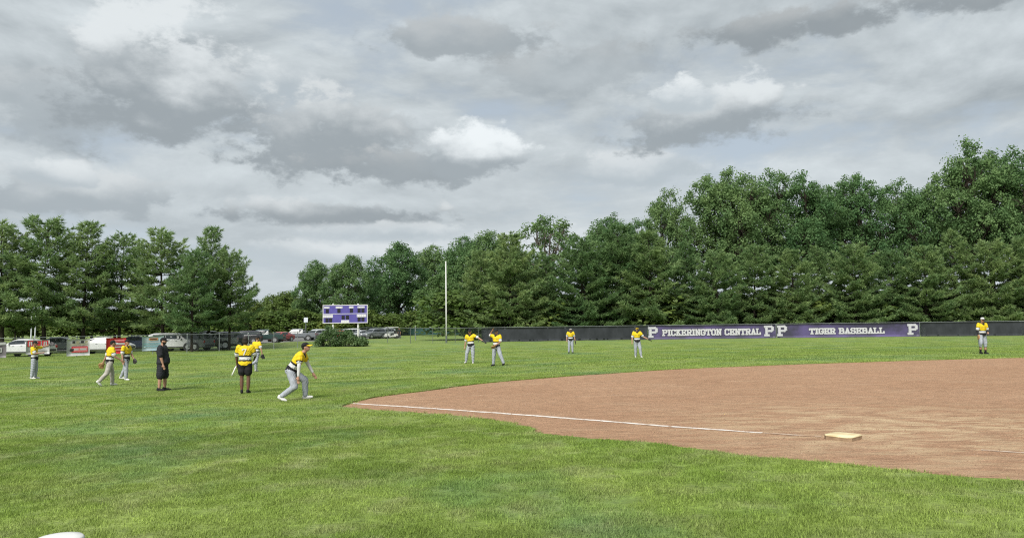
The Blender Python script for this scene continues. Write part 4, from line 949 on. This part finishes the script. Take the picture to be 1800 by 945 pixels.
# ------------------------------------------------------------------ people
SKIN = plain('skin_light', (.34, .19, .13), .55, 0, .35, .06); SKIN_B = plain('skin_brown', (.12, .062, .04), .55, 0, .35, .06); SKIN_T = plain('skin_tan', (.26, .14, .09), .55, 0, .35, .06)
YEL = plain('jersey_yellow', (.60, .43, .012), .7, 0, .25, .06); BLK = plain('cloth_black', (.014, .014, .016), .8, 0, .2, .15); WHT = plain('cloth_white', (.52, .52, .52), .75, 0, .2, .06); GRY = plain('pants_grey', (.29, .31, .35), .8, 0, .2, .08); NVY = plain('cloth_charcoal', (.018, .019, .023), .8, 0, .2, .1)
TANP = plain('pants_sand', (.33, .31, .28), .8, 0, .2, .08); HAIR_D = plain('hair_dark', (.015, .011, .009), .7); HAIR_L = plain('hair_brown', (.10, .055, .03), .7); LEATH = plain('glove_leather', (.30, .17, .075), .6); LEATH_K = plain('glove_black', (.02, .018, .018), .55); EYE = plain('eye', (.02, .018, .016), .3); LIP = plain('lip', (.30, .10, .09), .5); SOLE = plain('shoe_white', (.50, .50, .49), .6)
def unit(v): v = np.array(v, float); return v / np.linalg.norm(v)
def rotx(a): c, s = math.cos(a), math.sin(a); return np.array([[1, 0, 0], [0, c, -s], [0, s, c]])
def remesh(name, mb, vox, parent, mats, pick=None, fold=0.0):
    me = bpy.data.meshes.new(name); me.from_pydata([tuple(map(float, v)) for v in mb.v], [], mb.f)
    bm = bmesh.new(); bm.from_mesh(me); bmesh.ops.recalc_face_normals(bm, faces=bm.faces); bm.to_mesh(me); bm.free()
    tmp = bpy.data.objects.new(name, me); COL.objects.link(tmp); md = tmp.modifiers.new('r', 'REMESH'); md.mode = 'VOXEL'; md.voxel_size = vox
    sm = tmp.modifiers.new('s', 'SMOOTH'); sm.factor = .5; sm.iterations = 3
    dg = bpy.context.evaluated_depsgraph_get(); out = bpy.data.meshes.new_from_object(tmp.evaluated_get(dg)); bpy.data.objects.remove(tmp); bpy.data.meshes.remove(me)
    if fold:
        n = len(out.vertices); co = np.zeros(n * 3); out.vertices.foreach_get('co', co); co = co.reshape(-1, 3); no = np.zeros(n * 3); out.vertices.foreach_get('normal', no); no = no.reshape(-1, 3)
        rs = np.random.RandomState(len(co) % 9973); d = np.zeros(n)
        for k in range(7):
            f = rs.randn(3) * (16 + 7 * k); f[2] *= 1.5; d += np.abs(np.sin(co @ f + rs.rand() * 6.28)) ** 2 * (1 / (1 + .35 * k))
        co += no * ((d - d.mean()) * fold)[:, None]; out.vertices.foreach_set('co', co.ravel()); out.update()
    out.name = name; out.polygons.foreach_set('use_smooth', [True] * len(out.polygons)); out.materials.clear()
    for m in mats: out.materials.append(m)
    if pick is not None:
        c = np.zeros(len(out.polygons) * 3); out.polygons.foreach_get('center', c); out.polygons.foreach_set('material_index', pick(c.reshape(-1, 3)).astype(np.int32))
    o = bpy.data.objects.new(name, out); COL.objects.link(o); o.parent = parent; return o
def capsule(mb, a, b, r0, r1, k=10, bulge=0.0):
    a, b = np.array(a, float), np.array(b, float); t = unit(b - a); pts = [a - t * r0 * .95, a - t * r0 * .7, a]; rad = [r0 * .3, r0 * .72, r0]
    for u in (.3, .6): pts.append(a + (b - a) * u); rad.append(r0 + (r1 - r0) * u + bulge * math.sin(math.pi * u))
    pts += [b, b + t * r1 * .7, b + t * r1 * .95]; rad += [r1, r1 * .72, r1 * .3]; mb.tube(pts, rad, k)
def person(spec, px, py, H, heading, label, group=None):
    """joints from segment directions in the body frame: x right, y forward, z up"""
    g = unp(px, py); o = empty('person', g, math.radians(heading)); tag(o, label, 'person', group)
    build = spec.get('build', 1.0); lean = math.radians(spec.get('lean', 0)); side = math.radians(spec.get('side', 0))
    T = rotx(-lean) @ np.array([[math.cos(side), 0, math.sin(side)], [0, 1, 0], [-math.sin(side), 0, math.cos(side)]])
    legs = spec['legs']; arms = spec['arms']; an = {}
    hipw, thigh, shin = .052 * H, .240 * H, .242 * H
    low = 9
    rel = {}
    for k, sg in (('l', -1), ('r', 1)):
        hp = np.array([sg * hipw, 0, -.015 * H]); kn = hp + unit(legs[k][0]) * thigh; a_ = kn + unit(legs[k][1]) * shin; rel[k] = (hp, kn, a_); low = min(low, a_[2])
    pel = np.array([0, 0, -low + .046 * H + spec.get('raise', 0)])
    J = {k: tuple(q + pel for q in v) for k, v in rel.items()}
    def tp(x, y, z): return pel + T @ np.array([x * H, y * H, z * H])        # torso frame, metres per H
    sh = {'l': tp(-.105 * (1 + (build - 1) * .4), 0, .285), 'r': tp(.105 * (1 + (build - 1) * .4), 0, .285)}
    el, wr = {}, {}
    for k in 'lr':
        el[k] = sh[k] + unit(arms[k][0]) * .172 * H; wr[k] = el[k] + unit(arms[k][1]) * .148 * H
    neck0, neck1 = tp(0, 0, .30), tp(0, .012, .355); hy = math.radians(spec.get('look', 0)); hl = math.radians(spec.get('nod', 0))
    Hr = _rz(hy) @ rotx(-lean * .35 - hl); hc = tp(0, .014, .345) + np.array([0, .01 * H, .062 * H])
    def hp_(x, y, z): return hc + Hr @ (np.array([x, y, z]) * H)
    b_ = build
    def torso(mb, inf=0.0, lo=-.055, hi=.30):
        prof = [(-.075, .060, .050), (-.04, .088, .068), (0, .094 * (1 + .3 * (b_ - 1)), .072), (.06, .086, .064), (.12, .086, .062), (.18, .098, .066), (.235, .108, .066), (.275, .100, .058), (.30, .060, .046), (.315, .030, .034)]
        rings = []
        for z, wx, wy in prof:
            if z < lo - 1e-6 or z > hi + .02: continue
            belly = (b_ - 1) * .09 * math.exp(-((z - .06) / .10) ** 2); kx = 1 + (b_ - 1) * .75
            rings.append([tp(0, 0, 0) + T @ np.array([(wx * kx * H + inf) * math.cos(q), (wy * (1 + (b_ - 1) * .6) * H + inf) * math.sin(q) + belly * H * max(0, math.sin(q)), z * H]) for q in np.linspace(0, 2 * math.pi, 16, endpoint=False)])
        mb.loft(rings)
    # body --------------------------------------------------------------
    mb = MB(); torso(mb)
    capsule(mb, neck0 - (neck1 - neck0) * .5, neck1, .036 * H * (1 + (b_ - 1) * .5), .033 * H)
    mb.ball(hc, (.044 * H, .055 * H, .066 * H), 14, 10, Hr); mb.ball(hp_(0, .018, -.030), (.034 * H, .038 * H, .036 * H), 10, 8, Hr)
    mb.ball(hp_(0, .056, -.008), (.008 * H, .012 * H, .014 * H), 8, 6, Hr)
    for sg in (-1, 1): mb.ball(hp_(sg * .046, -.002, -.004), (.006 * H, .012 * H, .018 * H), 8, 6, Hr)
    for k, sg in (('l', -1), ('r', 1)):
        capsule(mb, sh[k], el[k], .031 * H * b_ ** .5, .024 * H * b_ ** .5, 10, .003 * H); capsule(mb, el[k], wr[k], .025 * H * b_ ** .4, .0165 * H, 10, .003 * H)
        hp0, kn, an_ = J[k]
        capsule(mb, hp0, kn, .054 * H * b_ ** .4, .034 * H, 12, .004 * H); capsule(mb, kn, an_, .034 * H, .022 * H, 10, .006 * H)
        # hand: palm, four fingers and a thumb
        d = unit(wr[k] - el[k]); cu = unit(spec.get('curl', (0, .35, -.2))); nrm = unit(np.cross(d, [0, 1, .15])) ; lat = unit(np.cross(nrm, d)); hs = H * .1
        pc = wr[k] + d * hs * .5; capsule(mb, wr[k], pc, .0165 * H, .02 * H, 8); mb.ball(pc, (.022 * H, .022 * H, .022 * H), 8, 6)
        for f in range(4):
            b0 = pc + lat * (f - 1.5) * .0125 * H + d * .012 * H; L_ = (.030, .036, .034, .026)[f] * H; m_ = b0 + d * L_; e_ = m_ + unit(d + cu * .8) * L_ * .8
            mb.tube([b0, m_, e_], [.0062 * H, .0058 * H, .0045 * H], 6)
        tb = wr[k] + d * hs * .25 + lat * -.022 * H; mb.tube([tb, tb - lat * .016 * H + d * .02 * H, tb - lat * .02 * H + d * .04 * H], [.008 * H, .0068 * H, .005 * H], 6)
    skin = spec.get('skin', SKIN)
    def pick(c):
        q = (c - hc) @ Hr / H; r = np.zeros(len(c), int)
        for sg in (-1, 1): r[(np.abs(q[:, 0] - sg * .017) < .008) & (np.abs(q[:, 2] - .006) < .0045) & (q[:, 1] > .03)] = 1
        r[(np.abs(q[:, 0]) < .014) & (np.abs(q[:, 2] + .036) < .004) & (q[:, 1] > .03)] = 2
        if spec.get('beard'): r[(q[:, 2] < -.022) & (q[:, 1] > .0) & (np.linalg.norm(q, axis=1) < .1)] = 3
        return r
    remesh('body', mb, .0125 * H / 1.7, o, (skin, EYE, LIP, spec.get('hair', HAIR_D)), pick)
    # jersey ------------------------------------------------------------
    inf = .014 * H; mb = MB(); torso(mb, inf, -.04 if not spec.get('untucked') else -.055, .30); sl = spec.get('sleeve', .78)
    for k in 'lr': capsule(mb, sh[k], sh[k] + (el[k] - sh[k]) * sl, .031 * H * b_ ** .5 + inf * 1.3, .026 * H * b_ ** .5 + inf * 1.5, 12)
    capsule(mb, neck0 - (neck1 - neck0) * .6, neck0 + (neck1 - neck0) * .08, .034 * H + inf, .032 * H + inf * .6)
    pat = spec.get('jersey', 'band')
    def pickj(c):
        q = (c - pel) @ T / H; r = np.zeros(len(c), int)
        if pat == 'band':
            z = q[:, 2] - (.012 if spec.get('untucked') else 0); r[z < .130] = 1; r[z < .103] = 2; r[z < .052] = 1
            r[(z > .268) & (np.abs(q[:, 0]) < .020 + (z - .268) * .75) & (q[:, 1] > .0)] = 1          # V collar
            for sg in (-1, 1): r[(np.abs(q[:, 0] - sg * .045) < .024) & (np.abs(z - .200 - .012 * np.sin(q[:, 0] * 260)) < .0075) & (q[:, 1] > .03)] = 3   # chest script
            if spec.get('untucked'): r[z < .026] = 0
            for k in 'lr':
                ax = unit(el[k] - sh[k]); t = (c - sh[k]) @ ax / (.172 * H); dist = np.linalg.norm((c - sh[k]) - np.outer((c - sh[k]) @ ax, ax), axis=1); m = (t > .15) & (dist < .06 * H * b_) & (np.abs(q[:, 0]) > .1)
                r[m] = 0; r[m & (t > .52)] = 1; r[m & (t > .62)] = 2
        return r
    cols = (YEL, BLK, WHT, plain('script_brown', (.16, .07, .02), .7)) if pat == 'band' else (NVY,)
    jo = remesh('jersey' if pat == 'band' else 't_shirt', mb, .0125 * H / 1.7, o, cols, pickj, .0055)
    if spec.get('number'):
        n_ = MB()
        for i, quad in enumerate(letter_strips('7', 1.5)):
            n_.poly([tuple(tp((x - 2.7) * .013, -.066 - .014 - .014 - .0008 * i, .155 + y * .0125)) for x, y in quad])
        n_.build('number', WHT, jo)
    if spec.get('undersleeve') is not None:
        for k in 'lr':
            m2 = MB(); capsule(m2, el[k] - (el[k] - sh[k]) * .35, el[k], .029 * H, .029 * H); capsule(m2, el[k], wr[k] - (wr[k] - el[k]) * .02, .029 * H, .021 * H); remesh('undersleeve', m2, .013 * H / 1.7, o, (spec['undersleeve'],))
    # trousers or shorts ----------------------------------------------------
    mb = MB(); torso(mb, .011 * H if not spec.get('untucked') else .006 * H, -.075, .035); pl = spec.get('pant', 'long')
    for k in 'lr':
        hp0, kn, an_ = J[k]; i2 = .013 * H
        if pl == 'long': capsule(mb, hp0, kn, .057 * H + i2 * .7, .036 * H + i2 * 1.3, 12); capsule(mb, kn, kn + (an_ - kn) * .93, .036 * H + i2 * 1.2, .026 * H + i2 * 1.0, 12)
        elif pl == 'knicker': capsule(mb, hp0, kn, .057 * H + i2 * .7, .036 * H + i2 * 1.4, 12); capsule(mb, kn, kn + (an_ - kn) * .30, .036 * H + i2 * 1.2, .034 * H + i2 * .6, 12)
        else: capsule(mb, hp0, hp0 + (kn - hp0) * spec.get('short', .7), .058 * H * b_ ** .4 + i2, .047 * H * b_ ** .4 + i2 * 1.6, 12)
    remesh('trousers' if pl != 'short' else 'shorts', mb, .0125 * H / 1.7, o, (spec.get('pcol', GRY),), None, .006)
    if pat == 'band' and not spec.get('untucked'):
        mb = MB(); rg = [[tp(0, 0, 0) + T @ np.array([(.094 * H + .0165 * H) * math.cos(q), (.072 * H + .0165 * H) * math.sin(q), z * H]) for q in np.linspace(0, 2 * math.pi, 20, endpoint=False)] for z in (.022, .040)]
        mb.loft(rg).build('belt', BLK, o)
    # socks and shoes -----------------------------------------------------
    for k, sg in (('l', -1), ('r', 1)):
        hp0, kn, an_ = J[k]
        fd = spec.get('toe', {}).get(k, None); sd = unit(an_ - kn)
        if fd is None: fd = np.array([sg * .18, 1, -.02])
        fd = unit(fd); upv = unit(np.cross(np.cross(fd, [0, 0, 1]), fd)) if abs(fd[2]) < .95 else np.array([0, -1.0, 0])
        if pl == 'knicker': m2 = MB(); capsule(m2, kn + (an_ - kn) * .3, an_, .036 * H, .026 * H); remesh('sock', m2, .014, o, (spec.get('sock', BLK),))
        heel = an_ - upv * .022 * H - fd * .022 * H; toe = an_ - upv * .028 * H + fd * .095 * H; m2 = MB(); capsule(m2, heel, toe, .026 * H, .021 * H, 10); mid = (heel + toe) / 2; capsule(m2, mid, mid + fd * .03 * H, .029 * H, .027 * H, 10); capsule(m2, an_ + np.array([0, 0, .01 * H]), heel + upv * .02 * H, .026 * H, .027 * H)
        remesh('shoe', m2, .013 * H / 1.7, o, (spec.get('shoe', SOLE),))
    # hair and cap ------------------------------------------------------------
    hm = MB(); hm.ball(hp_(0, -.010, .012), (.0475 * H, .053 * H, .060 * H), 12, 9, Hr)
    if spec.get('long_hair'): hm.ball(hp_(0, -.03, -.015), (.056 * H, .045 * H, .06 * H), 12, 8, Hr); hm.ball(hp_(0, -.035, .03), (.05 * H, .045 * H, .05 * H), 10, 8, Hr)
    remesh('hair', hm, .014 * H / 1.7, o, (spec.get('hair', HAIR_D),))
    if spec.get('cap') is not None:
        cm, bm_ = spec['cap']; c = MB(); rings = []
        for u in (0, .35, .7, .92, 1.0):
            rr = math.cos(u * math.pi / 2 * .97); rings.append([hp_(.052 * rr * math.cos(q), -.002 + .061 * rr * math.sin(q), .022 + .056 * math.sin(u * math.pi / 2)) for q in np.linspace(0, 2 * math.pi, 18, endpoint=False)])
        co = c.loft(rings).build('cap', cm, o, True)
        br = MB(); P = []; Q = []
        for q in np.linspace(math.radians(25), math.radians(155), 10): P.append((.050 * math.cos(q), -.002 + .06 * math.sin(q), .026)); Q.append((.048 * math.cos(q), .045 + .068 * math.sin(q), .017 - .006 * abs(math.cos(q)) * 2))
        V = [hp_(*p) for p in P + Q] + [hp_(p[0], p[1], p[2] - .005) for p in P + Q]; n = len(P); Fc = []
        for i in range(n - 1): Fc += [(i, i + 1, n + i + 1, n + i), (2 * n + i, 3 * n + i, 3 * n + i + 1, 2 * n + i + 1), (n + i, n + i + 1, 3 * n + i + 1, 3 * n + i)]
        pymesh('brim', V, Fc, co, bm_)
    # glove worn on one hand
    if spec.get('glove'):
        k, gm = spec['glove']; d = unit(wr[k] - el[k]); c = wr[k] + d * .075 * H; nrm = unit(np.cross(d, [.2, .9, .1])); lat = unit(np.cross(nrm, d)); m2 = MB()
        rot = np.stack([lat, nrm, d], 1); m2.ball(c - d * .01 * H, (.050 * H, .026 * H, .055 * H), 12, 8, rot)
        for f in range(4): b0 = c + lat * (f - 1.3) * .024 * H + d * .02 * H; m2.tube([b0, b0 + d * .04 * H + nrm * .006 * H, b0 + d * .068 * H + nrm * .018 * H], [.016 * H, .0155 * H, .011 * H], 8)
        b0 = c - lat * .048 * H; m2.tube([b0 - d * .02 * H, b0 - lat * .016 * H + d * .02 * H, b0 - lat * .006 * H + d * .05 * H], [.017 * H, .016 * H, .011 * H], 8)
        remesh('glove', m2, .014 * H / 1.7, o, (gm,))
    return o, {'wr': wr, 'el': el, 'pel': pel, 'head': hc}
DN = (0, 0, -1)
stand = {'l': ((-.10, .05, -1), (-.03, -.05, -1)), 'r': ((.10, -.02, -1), (.03, -.03, -1))}
# leftmost player, arms out ahead as if aiming his glove, seen from the side
person(dict(lean=-4, legs={'l': ((-.06, .06, -1), (0, -.06, -1)), 'r': ((.06, -.05, -1), (0, -.10, -1))}, arms={'l': ((-.1, .9, .15), (.1, .95, .30)), 'r': ((.25, .45, -.75), (-.2, .9, .1))}, glove=('l', LEATH_K), cap=(BLK, BLK), look=0, skin=SKIN_T), 40, 413, 1.62, -78,
       'leftmost player in yellow and grey holding his glove arm straight out')
person(dict(lean=6, legs={'l': ((-.06, .30, -1), (0, .04, -1)), 'r': ((.05, -.28, -1), (.0, -.72, -.8))}, arms={'l': ((-.25, -.35, -.9), (-.3, -.25, -.75)), 'r': ((.3, .15, -.9), (.0, .75, -.5))}, glove=('l', LEATH), cap=(BLK, WHT), toe={'r': (0, .75, -.75)}, pcol=TANP, skin=SKIN), 128, 421, 1.68, -48,
       'player in sand coloured trousers striding, left of a pair walking together')
person(dict(lean=2, legs={'l': ((-.05, -.28, -1), (0, -.5, -1)), 'r': ((.06, .28, -1), (0, .0, -1))}, arms={'l': ((-.2, .2, -.95), (.2, .6, -.75)), 'r': ((.2, -.05, -1), (.1, .2, -1))}, glove=('l', LEATH_K), cap=(BLK, BLK), hair=HAIR_L), 147, 414.5, 1.66, -100,
       'player in grey trousers walking beside another, black glove in front of him')
person(dict(build=1.42, lean=-2, jersey='plain', untucked=True, pant='short', short=.98, pcol=NVY, sleeve=.85, legs={'l': ((-.10, .10, -1), (-.02, .0, -1)), 'r': ((.12, -.06, -1), (.04, -.06, -1))}, arms={'l': ((-.2, -.25, -.95), (-.1, -.2, -1)), 'r': ((.15, .12, -1), (-.05, .28, -1))}, beard=True, hair=HAIR_D, shoe=BLK, cap=(BLK, BLK), glove=('l', LEATH_K), skin=SKIN), 190, 427, 1.74, -82,
       'heavy man in black shirt and shorts standing on the grass')
o5, j5 = person(dict(build=1.12, untucked=True, pant='short', short=.62, pcol=BLK, number=True, legs={'l': ((-.03, .02, -1), (.02, -.03, -1)), 'r': ((.03, .03, -1), (-.02, -.03, -1))}, arms={'l': ((-.28, .25, -.9), (-.02, .35, -.9)), 'r': ((.34, .3, -.9), (-.25, .8, -.35))}, long_hair=True, skin=SKIN_B, shoe=BLK), 287, 430, 1.66, 8,
       'person in black shorts and yellow jersey number seven seen from behind')
person(dict(lean=4, legs={'l': ((-.05, .22, -1), (0, .02, -1)), 'r': ((.05, -.25, -1), (.1, -.95, -.35))}, arms={'l': ((-.25, .1, -.95), (0, .6, -.8)), 'r': ((.42, -.05, -.9), (.2, .12, -1))}, glove=('r', LEATH_K), toe={'r': (0, .4, -1)}, hair=HAIR_L, cap=(BLK, BLK)), 300, 404.5, 1.66, -28,
       'player half hidden behind the number seven jersey, one foot kicked up')
person(dict(lean=34, nod=-26, legs={'l': ((-.20, .80, -.62), (-.02, .02, -1)), 'r': ((.16, .30, -.95), (.05, -.92, -.66))}, arms={'l': ((-.25, .35, -.9), (.1, .5, -.85)), 'r': ((.22, -.08, -1), (.02, -.05, -1))}, undersleeve=WHT, cap=(BLK, YEL), toe={'l': (0, 1, .18), 'r': (.1, .85, -.35)}, sleeve=.55), 341, 438, 1.72, -86,
       'crouching player in white undersleeves lunging right near the tip of the dirt')
person(dict(side=4, legs={'l': ((-.05, .05, -1), (0, -.05, -1)), 'r': ((.30, .1, -1), (.14, -.08, -1))}, arms={'l': ((-.88, .15, -.42), (-.82, .2, -.48)), 'r': ((.25, -.1, -1), (.12, .1, -1))}, glove=('l', LEATH_K), hair=HAIR_L, cap=(BLK, BLK)), 552, 395, 1.78, 168,
       'player by the fence reaching his glove hand towards a throwing teammate')
person(dict(lean=-3, legs={'l': ((-.40, .1, -1), (-.38, -.1, -1)), 'r': ((.10, .05, -1), (.12, -.05, -1))}, arms={'l': ((-.3, .3, -.9), (.55, .65, -.55)), 'r': ((.9, -.35, .12), (-.62, .1, .8))}, cap=(BLK, BLK), shoe=BLK, skin=SKIN_T, glove=('l', LEATH)), 582, 398, 1.70, 150,
       'player cocking his throwing arm beside his head, near the left end of the black screen')
person(dict(legs={'l': ((-.04, .05, -1), (-.03, -.02, -1)), 'r': ((.06, .0, -1), (.05, -.1, -1))}, arms={'l': ((-.30, .0, -1), (-.15, .1, -1)), 'r': ((.28, .0, -1), (.05, .3, -1))}, glove=('l', LEATH_K), cap=(BLK, WHT), shoe=BLK), 669, 383, 1.76, 184,
       'farthest player standing with arms down before the black screen')
person(dict(legs={'l': ((-.16, .15, -1), (-.12, .0, -1)), 'r': ((.0, -.1, -1), (-.02, -.2, -1))}, arms={'l': ((-.55, .1, -.8), (-.85, .2, -.42)), 'r': ((.32, .0, -1), (.1, .3, -1))}, undersleeve=None, glove=('l', LEATH_K), cap=(BLK, YEL)), 747, 388, 1.70, 180,
       'player walking forward with his glove arm out, left of the purple banners')
person(dict(lean=3, pant='knicker', legs={'l': ((-.08, .05, -1), (-.03, -.05, -1)), 'r': ((.22, .25, -1), (-.10, -.2, -1))}, arms={'l': ((-.22, .1, -1), (.55, .8, -.35)), 'r': ((.34, .1, -1), (.25, .5, -.75))}, undersleeve=BLK, glove=('r', LEATH), cap=(WHT, BLK), shoe=BLK), 1152, 384, 1.68, 186,
       'infielder in short trousers and black socks near the far dirt edge')
def bystander():
    person(dict(jersey='plain', untucked=True, legs=stand, arms={'l': ((-.2, 0, -1), (0, .2, -1)), 'r': ((.2, 0, -1), (0, .2, -1))}, pcol=NVY), 468, 366.2, 1.75, 150, 'distant bystander in dark clothes right of the golf cart')
bystander()
# white bat or towel carried low by the person in black shorts
def stick():
    p = np.array(o5.location); a = math.radians(8); c, s = math.cos(a), math.sin(a)
    def wpt(v): return np.array([v[0] * c - v[1] * s, v[0] * s + v[1] * c, v[2]])
    h = wpt(j5['wr']['l']); o = empty('white_stick', p + h)
    MB().tube([(0, .05, -.02), (-.05, .0, -.12), (-.13, -.04, -.34)], [.014, .018, .026], 8).build('shaft', plain('stick_white', (.72, .72, .70), .5), o, True); tag(o, 'short white stick held low by the person in black shorts', 'stick')
stick()
